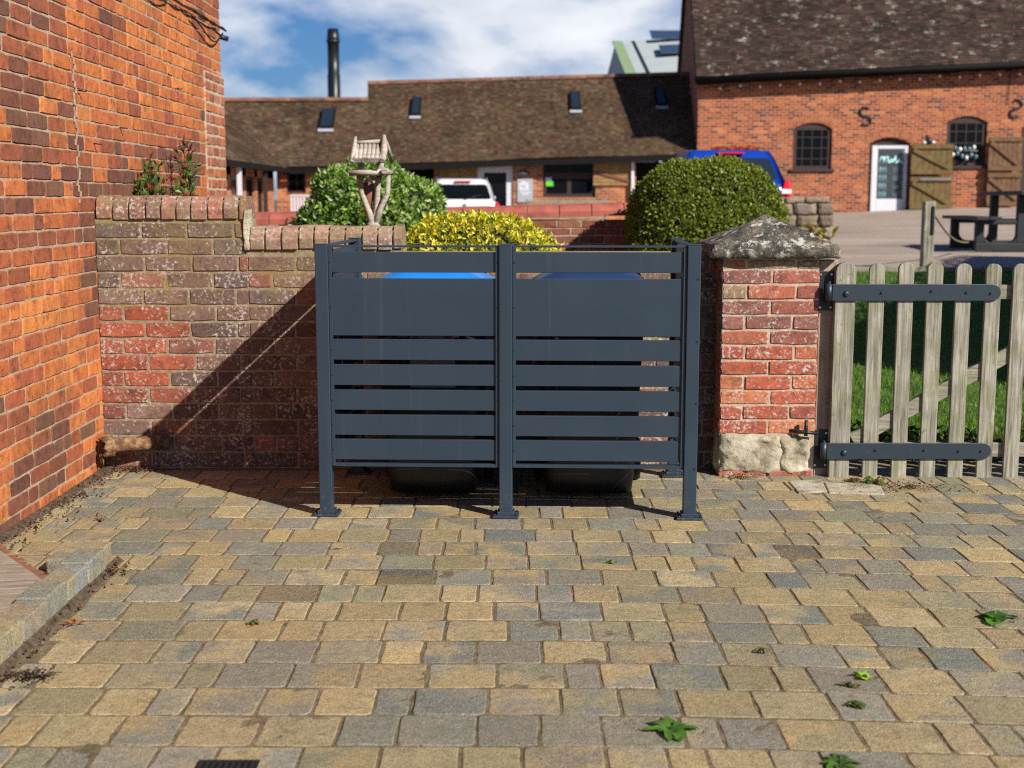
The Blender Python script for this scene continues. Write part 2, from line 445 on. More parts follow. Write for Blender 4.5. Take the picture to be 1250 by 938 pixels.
while y < 6.75:
    x = -2.06 - R(0, .15)
    yy0, yy1 = y + R(.002, .0045), y + RD - R(.002, .0045)
    while x < 5.3:
        w = random.choice([.205, .197, .197, .160, .150, .10, .125]); x0, x1 = x + R(.002, .004), x + w - R(.002, .004); x += w
        cx = (x0 + x1) / 2; cy = (yy0 + yy1) / 2
        if x0 < -2.02: x0 = -2.02
        if cy < 4.78 and x1 < -1.45: continue
        if cy < 4.78 and x0 < -1.45: x0 = -1.45 + R(0, .02)
        if x1 - x0 < .04: continue
        if cy - warp(cx) > 6.50 and cx < 1.5: continue
        if abs(cx + .82) < .0 : continue
        rc = R(.006, .015); q = []
        jx = lambda: R(-.0022, .0022)
        cor = [(x0 + jx(), yy0 + jx()), (x1 + jx(), yy0 + jx()), (x1 + jx(), yy1 + jx()), (x0 + jx(), yy1 + jx())]
        ring = []
        for k in range(4):
            p = Vector(cor[k]); pa = Vector(cor[k - 1]); pb = Vector(cor[(k + 1) % 4])
            da = (pa - p).normalized(); db = (pb - p).normalized(); r_ = rc * R(.6, 1.5)
            ring += [p + da * r_, p + (da + db) * r_ * .28, p + db * r_]
            mid = (p + pb) / 2; nrm = Vector((-(pb - p).y, (pb - p).x)).normalized()
            for tt in (.33, .66):
                ring.append(p.lerp(pb, tt) + nrm * R(-.0012, .0030))
        cen = Vector((cx, cy)); tz = R(-.0014, .0014); tx, ty = R(-.009, .009), R(-.009, .009)
        rot = -.0 * cx
        vs = []; n = len(ring)
        for sc_, dz in ((1.0, -.016), (1.0, -.0045), (.985, -.0012), (.95, 0)):
            for p in ring:
                d = p - cen; q = cen + Vector((d.x - math.copysign((1 - sc_) * .09, d.x), d.y - math.copysign((1 - sc_) * .09, d.y)))
                vs.append((q.x, q.y - warp(q.x), tz + dz + tx * d.x + ty * d.y))
        fs = []
        for L in range(3):
            for k in range(n): fs.append((L * n + k, L * n + (k + 1) % n, (L + 1) * n + (k + 1) % n, (L + 1) * n + k))
        t = R(0, 1)
        pickT = lambda: tuple(v * g for v in random.choice(tans)); pickG = lambda: tuple(v * g for v in random.choice(greys))
        g = R(.82, 1.12)
        if t < .36: c1, c2 = pickT(), pickT()
        elif t < .62: c1, c2 = pickT(), pickG()
        else: c1, c2 = pickG(), (pickG() if R(0, 1) < .6 else pickT())
        if R(0, 1) < .015: c1 = tuple(v * .5 for v in c1); c2 = tuple(v * .45 for v in c2)
        M.add(vs, fs, c=c1, c2=c2, sm=True); b0 = len(M.v) - n
        M.face([b0 + k for k in range(n)], 0, c1, c2)
    y += RD; row += 1
struct(M.build('paving', 'paver'))
# dark leaves added to deepen the gate's shadow on the ground
M = MB()
for _ in range(5200):
    x, yv = R(1.55, 4.4), R(6.62, 7.25); h_ = R(0, .10) * (.4 + abs(mnoise.noise((x * 4, yv * 4, 0))) * 1.6)
    leaf(M, Vector((x, yv, h_)), Vector((R(-1, 1), R(-1, 1), R(-.1, .8))), Vector((R(-.5, .5), R(-.5, .5), 1)), R(.025, .06), R(.015, .03), mul(random.choice([(.035, .07, .015), (.06, .10, .02), (.09, .05, .03), (.05, .06, .02)]), R(.7, 1.3)))
tag(M.build('gate_shade_cover', 'leaf'), 'dark low leafy ground cover just inside the picket gate', 'ground cover', kind='stuff')
# dirt crumbs along the left wall and kerb
M = MB()
for _ in range(430):
    if R(0, 1) < .72: x, yv = LX + abs(random.gauss(.0, .07)) + .01, R(4.75, 6.45)
    else: x, yv = -1.48 + abs(random.gauss(0, .035)), R(2.7, 4.75)
    z = .006 + R(0, .012); s_ = R(.003, .010); g = R(.4, 1.4); c = mul(random.choice([(.10, .06, .035), (.14, .09, .05), (.05, .035, .02), (.20, .07, .03)]), g)
    ph = R(0, 6); vs = [(x + math.cos(ph + k * 2.1) * s_ * R(.6, 1.3), yv + math.sin(ph + k * 2.1) * s_, z - .004) for k in range(3)] + [(x, yv, z + s_ * .8)]
    M.add(vs, [(0, 1, 3), (1, 2, 3), (2, 0, 3)], c=c)
tag(M.build('dirt_crumbs', 'grass_leaf'), 'loose dirt crumbs along the brick wall foot and kerb', 'debris', kind='stuff')
# moss and crumbs in the joints
M = MB()
for _ in range(2600):
    r_ = random.randint(0, 31); yj = .35 + RD * r_ + R(-.006, .006); x = R(-2, 3.6)
    if R(0, 1) < .4: yj += R(-.09, .09)
    yj -= warp(x)
    if yj > 6.4 or (x < -1.42 and yj < 4.8): continue
    if mnoise.noise((x * 1.3, yj * 1.3, 3)) < -.02: continue
    s_ = R(.002, .006); z = -.004
    g = R(.6, 1.3); c = (.10 * g, .17 * g, .02 * g) if R(0, 1) < .25 else (.10 * g, .065 * g, .035 * g)
    ph = R(0, PI)
    vs = [(x + math.cos(ph + k * 2.1) * s_ * R(.6, 1.6), yj + math.sin(ph + k * 2.1) * s_ * R(.6, 1.2), z) for k in range(3)] + [(x, yj, z + s_ * R(.7, 1.2))]
    M.add(vs, [(0, 1, 3), (1, 2, 3), (2, 0, 3)], c=c)
tag(M.build('joint_crumbs', 'grass_leaf'), 'scattered moss and soil crumbs in the paving joints', 'debris', kind='stuff')

# ------------------------------------------------------------------ brickwork
def one_brick(M, o, u, n, a0, a1, z0, z1, out, depth, c, m=0, j=.0018):
    bz = .004
    up = Vector((0, 0, 1)); o = Vector(o); u = Vector(u); n = Vector(n)
    jj = lambda: R(-j, j)
    cor = [(a0, z0), (a1, z0), (a1, z1), (a0, z1)]
    base, ring, top = [], [], []
    tilt = R(-.0015, .0015)
    na = max(2, int((a1 - a0) / .055)); per = []
    for k in range(na): per.append((lerp(a0, a1, k / na), z0))
    per.append((a1, z0)); per.append((a1, (z0 + z1) / 2))
    for k in range(na): per.append((lerp(a1, a0, k / na), z1))
    per.append((a0, z1)); per.append((a0, (z0 + z1) / 2))
    cx, cz = (a0 + a1) / 2, (z0 + z1) / 2
    for (a, z) in per:
        ja, jz = jj(), jj()
        iscorner = (a in (a0, a1)) and (z in (z0, z1))
        k = R(.0008, .0035) if iscorner else 0
        aa = a + ja - math.copysign(k, a - cx) ; zz = z + jz - math.copysign(k, z - cz)
        base.append(o + u * aa + up * zz - n * depth)
        ring.append(o + u * aa + up * zz + n * (out - bz))
        ai = aa - (math.copysign(bz, a - cx) if abs(a - cx) > .3 * (a1 - a0) else 0); zi = zz - (math.copysign(bz, z - cz) if abs(z - cz) > .3 * (z1 - z0) else 0)
        top.append(o + u * ai + up * zi + n * (out + tilt + R(-.0008, .0008)))
    N = len(per); fs = [tuple(2 * N + k for k in range(N))]
    for L in (0, 1):
        for k in range(N): fs.append((L * N + k, L * N + (k + 1) % N, (L + 1) * N + (k + 1) % N, (L + 1) * N + k))
    if u.cross(up).dot(n) < 0: fs = [tuple(reversed(f)) for f in fs]
    M.add([*base, *ring, *top], fs, m, c)
def bricks(M, o, u, n, length, z0, z1, pal, S=.225, Hh=.075, bond='stretcher', joint=.009, out=.0025, depth=.05, m=0, row0=0, cfun=None, closer=True):
    z = z0; r = row0
    while z < z1 - Hh * .6:
        top = min(z + Hh, z1)
        if bond == 'flemish': seq = [S, S / 2 + .002]; start = -(S * .75) if r % 2 else 0.0
        else: seq = [S]; start = -S / 2 if r % 2 else 0.0
        a = start; k = 0 if bond != 'flemish' else 0
        while a < length - .01:
            w = seq[k % len(seq)]
            if bond == 'flemish' and R(0, 1) < .12: w = S / 2
            if bond == 'mixed': w = random.choice([.238, .238, .23, .245, .118])
            w *= R(.97, 1.03)
            b0, b1 = max(a, 0), min(a + w, length)
            if length - b1 < .04: b1 = length
            if b1 - b0 > .03:
                c = pal(((b0 + b1) / 2), z)
                one_brick(M, o, u, n, b0 + (joint / 2 if b0 > 0 else 0), b1 - (joint / 2 if b1 < length else 0), z + joint / 2 + R(-.001, .001), top - joint / 2 + R(-.001, .001), out + R(-.002, .002), depth, c, m)
            a = b1 if b1 >= length else a + w; k += 1
        z += Hh; r += 1
def pal_left(a, z):
    g = R(.88, 1.12); f = mnoise.noise((a * .9, z * 1.1, 5)) + mnoise.noise((a * 2.6, z * 3, 9)) * .5 + R(-.42, .42)
    if f > .46: return mul(random.choice([(.15, .058, .040), (.19, .068, .040), (.16, .075, .045)]), g)
    if f > .26: return mul(random.choice([(.30, .088, .040), (.27, .082, .042)]), g)
    if f > -.02: return mul(random.choice([(.40, .115, .042), (.36, .10, .045), (.43, .13, .045)]), g)
    return mul(random.choice([(.50, .155, .045), (.54, .185, .055), (.46, .14, .045)]), g)
def pal_wall(a, z):
    g = R(.8, 1.2); t = R(0, 1)
    if a < .36 + .12 * mnoise.noise((z * 9, 1, 1)) and z < .80 and z > .2 and t < .85: return mul(random.choice([(.32, .085, .045), (.26, .08, .05), (.22, .08, .06)]), g)
    if t < .12: return mul((.24, .10, .07), g)
    return mul(random.choice([(.15, .092, .075), (.17, .10, .08), (.13, .09, .08), (.19, .115, .09)]), g)
def pal_pillar(a, z):
    g = R(.85, 1.15); t = R(0, 1)
    if z < .62: return mul(random.choice([(.45, .13, .06), (.40, .10, .055), (.48, .17, .08), (.34, .09, .06)]), g)
    return mul(random.choice([(.30, .10, .07), (.24, .10, .08), (.38, .12, .07), (.26, .17, .10)]), g)
def pal_low(a, z): return mul(random.choice([(.30, .085, .055), (.22, .075, .055), (.36, .11, .06), (.26, .11, .07)]), R(.8, 1.2))

def rough_block(M, x0, x1_, y0, y1, z0, z1, nx=10, nz=6, amp=.012, m=0, c=(1, 1, 1)):
    bm = bmesh.new(); bmesh.ops.create_cube(bm, size=1); bmesh.ops.subdivide_edges(bm, edges=bm.edges, cuts=nx, use_grid_fill=True)
    vs = []
    for v in bm.verts:
        p = v.co; e = Vector((abs(p.x) * 2, abs(p.y) * 2, abs(p.z) * 2)); rd = 1 - .05 * max(0, sorted(e)[1] - .8) / .2
        q = Vector((x0 + (p.x * rd + .5) * (x1_ - x0), y0 + (p.y * rd + .5) * (y1 - y0), z0 + (p.z * rd + .5) * (z1 - z0)))
        k = mnoise.noise_vector(q * 14) * amp + mnoise.noise_vector(q * 45) * amp * .5; vs.append(q + k)
    M.add(vs, [[v.index for v in f.verts] for f in bm.faces], m, c, sm=True); bm.free()
# left building: wall plane X=-2.06 facing +X
t = thing('brick_building', 'tall building with weathered orange brick side wall on the left', 'building', (LX, 5, 0))
M = MB()
bricks(M, (LX, .6, 0), (0, 1, 0), (1, 0, 0), 8.9, -.02, 4.6, pal_left, S=.238, Hh=.0725, bond='mixed', depth=.04, joint=.006, out=.001)
M.box(-6, LX - .003, .6, 9.49, -.1, 4.6, 1)
M.build('wall', ['left_brick', 'left_mortar'], t)
# paler repointed quoins at the far corner
M = MB()
pq = lambda a, z: mul(random.choice([(.40, .14, .07), (.34, .12, .07), (.46, .16, .06), (.38, .16, .10)]), R(.85, 1.1))
bricks(M, (LX + .012, 8.95, 0), (0, 1, 0), (1, 0, 0), .57, 1.2, 2.2, pq, S=.18, Hh=.0725, joint=.014, depth=.03)
M.box(LX - .02, LX + .010, 8.95, 9.515, 1.2, 2.2, 1)
M.build('repaired_corner', ['left_brick', 'pillar_mortar'], t)
# pale vertical mortar seam and rusty nails
M = MB()
for k in range(26):
    z = 1.33 + k * .027; yv = 6.30 + .02 * math.sin(k * 1.7)
    if mnoise.noise((z * 5, 0, 0)) > -.25: M.prism([(LX + .001, yv - R(.004, .014), z), (LX + .001, yv + R(.004, .014), z + R(-.01, .01)), (LX + .001, yv + R(.003, .012), z + .03), (LX + .001, yv - R(.003, .012), z + .028)], (.004, 0, 0))
M.build('mortar_seam', 'left_mortar', t)
for (a, b) in ((6.55, 1.62), (6.35, 1.86), (7.0, 1.72), (8.2, 2.02)):
    M = MB(); M.tube([(LX, a, b), (LX + .04, a + .01, b - .004)], .004, 6); M.build('nail', 'black_iron', t)
M = MB(); M.box(-6.15, LX + .15, .5, 9.65, 4.6, 4.8); M.build('eaves', 'fascia_black', t)

# soil strip along the wall foot
M = MB()
n = 60
for i in range(n + 1):
    yv = 4.8 + (6.5 - 4.8) * i / n; w = .05 + .03 * mnoise.noise((yv * 5, 0, 0)) + .05 * sm((yv - 6.2) / .25)
    for k in range(5):
        M.v.append((LX + w * k / 4, yv, .018 * (1 - (k / 4) ** 2) + .004 * mnoise.noise((yv * 30, k, 0)) - .004))
for i in range(n):
    for k in range(4):
        a = i * 5 + k; M.face([a, a + 1, a + 6, a + 5], sm=True)
tag(M.build('soil_strip', 'soil'), 'thin strip of dirt along the foot of the orange brick wall', 'soil', kind='stuff')

# cable on the left wall
t = thing('black_cable', 'black twisted cable strung high along the orange brick wall', 'cable', (LX, 8, 2.5))
def wob(f, a0, a1, r, n=40):
    pts = []
    for i in range(n + 1):
        yv = lerp(a0, a1, i / n); pts.append((LX + .03 + .008 * math.sin(yv * 14 + f), yv, 2.545 + .006 * math.sin(yv * 9 + f * 2) - .015 * (yv - 6.5) / 3)); 
    return pts
M = MB(); M.tube(wob(0, 6.2, 9.52, .009), .0075, 6); M.tube(wob(2, 6.2, 9.50, .009), .006, 6)
M.tube([(LX + .03, 8.55 + .9 * i / 12, 2.5 - .09 * math.sin(PI * (i / 12) ** 1.6)) for i in range(13)], .006, 6)
M.tube([(LX + .03, 7.5 + .5 * i / 10, 2.52 - .035 * math.sin(PI * i / 10)) for i in range(11)], .005, 6)
M.build('wire', 'bin_black', t)
M = MB(); M.tube([(LX - .02, 9.50, 2.49), (LX + .05, 9.53, 2.47)], .018, 8); M.build('bracket', 'black_iron', t)

# garden wall behind the enclosure
WY = 6.52
t = thing('garden_wall', 'old purple brown brick garden wall with stepped top behind the screen', 'wall', (0, WY, 0))
zt1, zt2, zt3 = ZY(239, WY), ZY(276, WY), 1.085
x1 = P(301, 260, WY).x; x2 = P(492, 290, WY).x
M = MB(); HB = (zt1 - .115) / 15
CPH = .115
bricks(M, (LX, WY, 0), (1, 0, 0), (0, -1, 0), x1 - LX, 0, zt1 - CPH, pal_wall, S=.232, Hh=.0825)
nr = int((zt2 - CPH) / .0825)
bricks(M, (x1, WY, 0), (1, 0, 0), (0, -1, 0), x2 - x1, 0, zt2 - CPH, lambda a, z: pal_wall(a + 1, z), S=.232, Hh=.0825, row0=0)
bricks(M, (x2, WY, 0), (1, 0, 0), (0, -1, 0), 1.02 - x2, 0, zt3, lambda a, z: pal_wall(a + 2, z), S=.232, Hh=.0825, row0=1)
M.box(LX, x1, WY + .0025, WY + .23, -.1, zt1 - CPH, 1); M.box(x1 + .001, x2, WY + .0025, WY + .23, -.1, zt2 - CPH, 1); M.box(x2 + .001, 1.02, WY + .0025, WY + .23, -.1, zt3, 1)
M.build('wall', ['wall_brick', 'wall_mortar'], t)
def coping(M, xa, xb, zb, hgt, dy=.01, w=.24, pal=pal_wall, step=.078, Y=WY, slope=0):
    x = xa
    while x < xb - .02:
        ww = min(step * R(.92, 1.08), xb - x); a, b = x + .004, x + ww - .004; c = mul(pal(3, 1), R(.9, 1.3)); x += ww
        o = R(-.006, .006); zz = R(-.004, .004) + slope * (x - xa)
        prof = [(Y - dy + o, zb), (Y - dy - .004 + o, zb + hgt * .45)]
        for k in range(5):
            an = PI / 2 * k / 4; rr = hgt * .5
            prof.append((Y - dy + o + rr - rr * math.cos(an), zb + hgt - rr + rr * math.sin(an)))
        prof += [(Y + w - rr, zb + hgt), (Y + w, zb + hgt - rr), (Y + w, zb)]
        M.prism([(a, p, z + zz) for p, z in prof], (b - a, 0, 0), 0, c)
    M.box(xa + .004, xb - .006, Y - dy + .012, Y + w - .02, zb, zb + hgt * .80 + slope * (xb - xa) * .5, 1)
M = MB(); coping(M, LX + .005, x1, zt1 - CPH, CPH, pal=lambda a, z: random.choice([(.30, .12, .085), (.24, .12, .09), (.20, .12, .09)]))
coping(M, x1 + .012, x2, zt2 - CPH, CPH, pal=lambda a, z: random.choice([(.28, .17, .13), (.24, .16, .12), (.30, .20, .15)]))
M.build('coping', ['wall_brick', 'wall_mortar'], t, bevel=.004)
# crumbling mortar fillet at the step
M = MB(); rough_block(M, x1 - .012, x1 + .016, WY - .016, WY + .06, zt2 - .12, zt1 - .07, nx=7, amp=.009)
M.build('mortar_fillet', 'pale_stone', t)

# rusty pipe
t = thing('rusty_pipe', 'short rusty broken iron pipe low in the wall corner', 'pipe', (-1.85, WY, .2))
pz = ZY(542, 6.44)
a = Vector((P(203, 539, 6.45).x, 6.49, pz)); b = Vector((P(150, 541, 6.4).x, 6.43, pz)); c3 = Vector((P(121, 542, 6.3).x, 6.36, pz - .002))
s = NT('rust'); c_ = s.ramp(s.noise(28, 6, .75), [(.3, (.04, .022, .012)), (.48, (.16, .07, .03)), (.6, (.30, .20, .10)), (.72, (.42, .36, .22))]); s.bump(s.noise(70, 5, .7), 1, .01); s.fin(c_, .9)
M = MB(); M.tube([a, b, c3 + (b - c3) * .3], [.036, .037, .038], 18)
M.build('pipe', 'rust', t)
M = MB()
d = (c3 - b).normalized(); rim = []
e0 = c3 - d * .05; up = Vector((0, 0, 1)); sd = d.cross(up).normalized()
prof = [(.040, 0), (.052, .004), (.053, .045), (.047, .06), (.036, .056), (.034, .0)]
n = 22; base = len(M.v)
for r_, h_ in prof:
    for k in range(n):
        an = 2 * PI * k / n; rr = r_ * (1 + .06 * math.sin(k * 2.3)); M.v.append(tuple(e0 + d * (h_ + .008 * math.sin(k * 1.9) * (h_ > .03)) + (sd * math.cos(an) + up * math.sin(an)) * rr))
for i in range(len(prof) - 1):
    for k in range(n): M.face([base + i * n + k, base + i * n + (k + 1) % n, base + (i + 1) * n + (k + 1) % n, base + (i + 1) * n + k], sm=True)
M.build('collar', 'rust', t)
M = MB(); M.tube([e0 + d * .01, e0 + d * .014], .033, 16); M.build('dark_bore', 'inside_dark', t)  # near-black disc stands in for the unlit inside of the open pipe
M = MB()
for k in range(7):
    p = c3 + Vector((R(-.02, .0), R(-.02, .02), -.03)); M.tube([p, p + Vector((R(-.01, .01), R(-.01, .01), -R(.03, .07)))], [.008, .002], 5)
M.build('rust_flakes', 'rust', t)

# gate pillar
PX0, PX1, PY0 = 1.015, 1.485, 6.33
t = thing('gate_pillar', 'square red brick gate pillar with lichen covered pyramid stone cap', 'pillar', (1.25, PY0, 0))
zs = ZY(531, PY0); zb = ZY(573, PY0); ztop = ZY(317, PY0) 
M = MB()
bricks(M, (PX0, PY0, 0), (1, 0, 0), (0, -1, 0), PX1 - PX0, zs, ztop, pal_pillar, S=.2345, Hh=.0735, depth=.06)
bricks(M, (PX0, PY0 + .47, 0), (0, -1, 0), (-1, 0, 0), .47, zs, ztop, pal_pillar, S=.2345, Hh=.0735, row0=1, depth=.06)
bricks(M, (PX0 + .0, PY0 - .012, 0), (1, 0, 0), (0, -1, 0), PX1 - PX0 - .01, -.012, zb, lambda a, z: (.34, .11, .07), S=.2345, Hh=.06, depth=.06)
M.box(PX0 + .003, PX1 - .003, PY0 + .003, PY0 + .467, -.05, ztop + .01, 1)
M.build('brickwork', ['pillar_brick', 'pillar_mortar'], t)
M = MB(); xm = lerp(PX0, PX1, .66)
rough_block(M, PX0 - .005, xm, PY0 - .022, PY0 + .45, zb - .02, zs + .004, nx=16, amp=.018); rough_block(M, xm - .012, PX1 - .02, PY0 - .014, PY0 + .45, zb - .02, zs - .004, nx=12, amp=.018)
M.build('stone_base', 'pale_stone', t)
# cap
M = MB(); zc = ztop + .006; N = 26
cx0, cx1, cy0, cy1 = .955, 1.575, PY0 - .055, PY0 + .56; ccx, ccy = (cx0 + cx1) / 2 - .0, (cy0 + cy1) / 2; hh = ZY(262, ccy) - zc - .05
for j in range(N + 1):
    for i in range(N + 1):
        x = lerp(cx0, cx1, i / N); yv = lerp(cy0, cy1, j / N); m_ = max(abs(x - ccx) / ((cx1 - cx0) / 2), abs(yv - ccy) / ((cy1 - cy0) / 2))
        hgt = .05 + hh * (1 - m_) ** .92 if m_ < 1 else .05
        if m_ > .93: hgt -= .012 * (m_ - .93) / .07
        q = Vector((x, yv, zc + hgt)); k = mnoise.noise(q * 7) * .010 + mnoise.noise(q * 22) * .006 + abs(mnoise.noise(q * 13)) * .008
        ex = .012 * mnoise.noise(Vector((x * 9, yv * 9, 2))) if m_ > .9 else 0
        M.v.append((x + math.copysign(abs(ex), x - ccx), yv + ex, q.z + k))
for j in range(N):
    for i in range(N): a = j * (N + 1) + i; M.face([a, a + 1, a + N + 2, a + N + 1], sm=True)
rimi = [i for i in range(N + 1)] + [(j + 1) * (N + 1) - 1 for j in range(1, N + 1)] + [N * (N + 1) + i for i in range(N - 1, -1, -1)] + [j * (N + 1) for j in range(N - 1, 0, -1)]
b0 = len(M.v)
for i in rimi: v = M.v[i]; M.v.append((ccx + (v[0] - ccx) * .975, ccy + (v[1] - ccy) * .975, zc + .003 * mnoise.noise((v[0] * 20, v[1] * 20, 0))))
nR = len(rimi)
for k in range(nR): M.face([b0 + k, b0 + (k + 1) % nR, rimi[(k + 1) % nR], rimi[k]], sm=True)
M.face([b0 + k for k in range(nR - 1, -1, -1)])
M.build('capstone', 'cap_stone', t)

# two flat flagstones at pillar foot
for (pa, pb, pc, pd, nm) in (((962, 588), (1003, 586), (1010, 600), (975, 602), 'flat pale stone slab touching the foot of the pillar'), ((1006, 589), (1075, 594), (1080, 604), (1012, 602), 'long pale stone slab under the gate hinge side')):
    M = MB(); q = [G(*p, .004) for p in (pd, pc, pb, pa)]; M.prism([(v.x, v.y, -.03) for v in q], (0, 0, .038))
    tag(M.build('stone_slab', 'pale_stone', bevel=.006), nm, 'stone slab')

# wooden gate post + gate
t = thing('gate_post', 'square weathered timber gate post fixed beside the brick pillar', 'post', (1.53, 6.34, 0))
M = MB(); M.box(PX1 + .003, 1.574, 6.345, 6.445, -.02, ZY(318, 6.34)); M.build('post', 'post_wood', t, bevel=.004)
GY = 6.30
def hinge(zc_, t, flip=1):
    M = MB(); M.box(1.478, 1.555, GY + .036, GY + .0445, zc_ - .095, zc_ + .095); pl = M.build('hinge_plate', 'black_iron', t, bevel=.002)
    for sx in (1.49, 1.542):
        for sz in (-.08, .08):
            M = MB(); M.tube([(sx, GY + .037, zc_ + sz), (sx, GY + .031, zc_ + sz)], .006, 8); M.build('bolt', 'chrome', pl)
    M = MB(); M.tube([(1.522, GY - .005, zc_ - .055), (1.522, GY - .005, zc_ + .05)], .0085, 12); M.bar((1.522, GY - .005, zc_ - .048), (1.522, GY + .04, zc_ - .048), .02, .012)
    M.build('hinge_pin', 'black_iron', pl)
zh1, zh2 = ZY(356, GY), ZY(550, GY)
hinge(zh1, t); hinge(zh2, t)
M = MB(); lx = P(986, 520, GY - .04).x
M.tube([(lx - .075, PY0 + .01, ZY(527, GY)), (lx - .03, PY0 - .035, ZY(527, GY)), (1.49, PY0 - .035, ZY(529, GY))], .009, 8); M.tube([(lx, PY0 - .035, ZY(532, GY)), (lx, PY0 - .037, ZY(513, GY))], [.010, .009], 8)
M.build('latch_hook', 'black_iron', t)

t = thing('picket_gate', 'weathered wooden picket gate with rounded tops and iron strap hinges', 'gate', (1.6, GY, 0))
zbot, ztp = ZY(588, GY) , ZY(321, GY)
xsP = [P(x, 322, GY).x for x in (1033, 1071, 1106.5, 1142, 1177, 1213.5, 1247)]
for k in range(5): xsP.append(xsP[-1] + .142)
for i, xc in enumerate(xsP):
    w = (.098 if i == 0 else .075) * R(.98, 1.03); tp = ztp + R(-.004, .004); r_ = w / 2; lean = R(-.003, .003)
    bot = zbot + .004 + R(0, .006)
    pts = [(xc - r_ + lean, GY - .010, bot), (xc + r_ + lean, GY - .010, bot)]
    for k in range(9): an = PI * k / 8; pts.append((xc + r_ * math.cos(an), GY - .010, tp - r_ * .8 + r_ * .8 * math.sin(an)))
    M = MB(); M.prism(pts, (0, .022 if i else .05, 0)); pk = M.build('picket', 'weathered_wood', t, bevel=.003)
zr1, zr2 = ZY(357, GY), ZY(550, GY)
for zc_ in (zr1, zr2):
    M = MB(); M.box(xsP[0] + .052, xsP[-1] + .04, GY + .0125, GY + .045, zc_ - .035, zc_ + .035); M.build('rail', 'weathered_wood_x', t, bevel=.003)
M = MB(); a = P(1040, 538, GY + .02); b = P(1268, 412, GY + .02); b = a + (b - a) * ((zr1 - .05 - a.z) / (b.z - a.z)) if False else b
dd = (b - a).normalized(); e = a + dd * 1.35; M.bar(a, e, .033, .07, up=(0, 0, 1)); M.build('brace', 'weathered_wood_x', t, bevel=.003)
for zc_, xe in ((zr1, P(1222, 357, GY - .02).x), (zr2, P(1210, 550, GY - .02).x)):
    M = MB(); hz = .040; x0 = 1.535; y0 = GY - .0215
    pts = [(x0, y0, zc_ - hz)]
    for k in range(9): an = -PI / 2 + PI * k / 8; pts.append((xe - hz + hz * math.cos(an), y0, zc_ + hz * math.sin(an)))
    pts.append((x0, y0, zc_ + hz)); M.prism(pts, (0, .010, 0))
    st = M.build('strap_hinge', 'strap_paint', t, bevel=.002)
    M = MB(); M.tube([(1.522, GY - .005, zc_ - hz), (1.522, GY - .005, zc_ + hz)], .0175, 16); M.build('hinge_eye', 'strap_paint', st)
    for bx in [xsP[0] + R(-.02, .02), xsP[1] + .02, xsP[3] - .02, xsP[4] + .01, xe - .05]:
        M = MB(); r_ = .015 if bx < xsP[1] else .0055; M.lathe([(r_, 0), (r_ * .9, -.006), (r_ * .4, -.010)][::-1], (bx, y0 , zc_ + R(-.008, .008)), 12, axis='y'); M.build('bolt', 'strap_paint', st)

# ------------------------------------------------------------------ enclosure (local frame: x along front, y back)
ea = Vector((-.828, 5.53, 0)); yaw = -math.radians(2.4)
t = thing('bin_enclosure', 'slate blue slatted metal bin screen standing on bolted feet', 'bin store', ea, yaw, local=True)
EL = 1.615; ED = .86; PH = ZY(298, 5.5)
def foot_post(x, y, front=True, h=PH, w=.055):
    M = MB(); r = w / 2
    # channelled extrusion: square post with slots on the sides
    M.box(x - r, x + r, y - r, y + r, .012, h - .004)
    po = M.build('post', 'slate_paint', t, bevel=.003, world=False)
    M = MB(); M.box(x - r - .001, x + r + .001, y - r - .001, y + r + .001, h - .0045, h); M.build('post_cap', 'slate_paint', po, bevel=.0015, world=False)
    M = MB(); M.box(x - .055, x + .055, y - .05, y + .05, .001, .012); M.box(x - .036, x + .036, y - .036, y + .036, .0115, .026)
    fp = M.build('foot_plate', 'slate_paint', po, bevel=.002, world=False)
    for sx, sy in ((-.045, -.04), (.045, -.04), (.045, .04), (-.045, .04)): M = MB(); M.tube([(x + sx, y + sy, .011), (x + sx, y + sy, .018)], .005, 6); M.build('foot_bolt', 'black_iron', po, world=False)
    return po
zed = lambda py: ZY(py, 5.50)
rows = [(308, 333), (340.3, 410.3), (414.7, 440), (445.6, 471), (476.6, 501.3), (507, 532), (537, 562)]
def channel(x, y, dx, dy, L):   # U channels either side of a panel
    pass
XM = .803
posts = [(0.03, 0.0), (XM, 0.0), (EL - .03, 0.0), (.03, ED), (EL - .03, ED)]
for x, y in posts: foot_post(x, y)
def panel_x(xa, xb, y):
    for i, (a, b) in enumerate(rows):
        za, zb_ = zed(b), zed(a); M = MB()
        M.box(xa + .013, xb - .013, y - .009, y + .009, za, zb_); M.build('wide_panel' if i == 1 else 'slat', 'slate_paint', t, bevel=.002, world=False)
    for (a, b) in ((299.8, 302.2), (566.2, 570)):
        M = MB(); M.box(xa + .002, xb - .002, y - .016, y + .016, zed(b), zed(a)); M.build('rail', 'slate_paint', t, bevel=.001, world=False)
    for xx in (xa, xb):
        s_ = 1 if xx == xa else -1; M = MB()
        x_in, x_out = xx + s_ * .0012, xx + s_ * .0155
        lo, hi = min(x_in, x_out), max(x_in, x_out)
        M.box(lo, hi, y - .0175, y - .0105, zed(569), zed(300.6)); M.box(lo, hi, y + .0105, y + .0175, zed(569), zed(300.6))
        M.build('edge_channel', 'slate_paint', t, bevel=.001, world=False)
def panel_y(x, ya, yb):
    for i, (a, b) in enumerate(rows):
        za, zb_ = zed(b), zed(a); M = MB()
        M.box(x - .009, x + .009, ya + .004, yb - .004, za, zb_); M.build('wide_panel' if i == 1 else 'slat', 'slate_paint', t, bevel=.002, world=False)
    for (a, b) in ((299.8, 302.6), (566.2, 570)):
        M = MB(); M.box(x - .016, x + .016, ya + .002, yb - .002, zed(b), zed(a)); M.build('rail', 'slate_paint', t, bevel=.001, world=False)
r = .0275
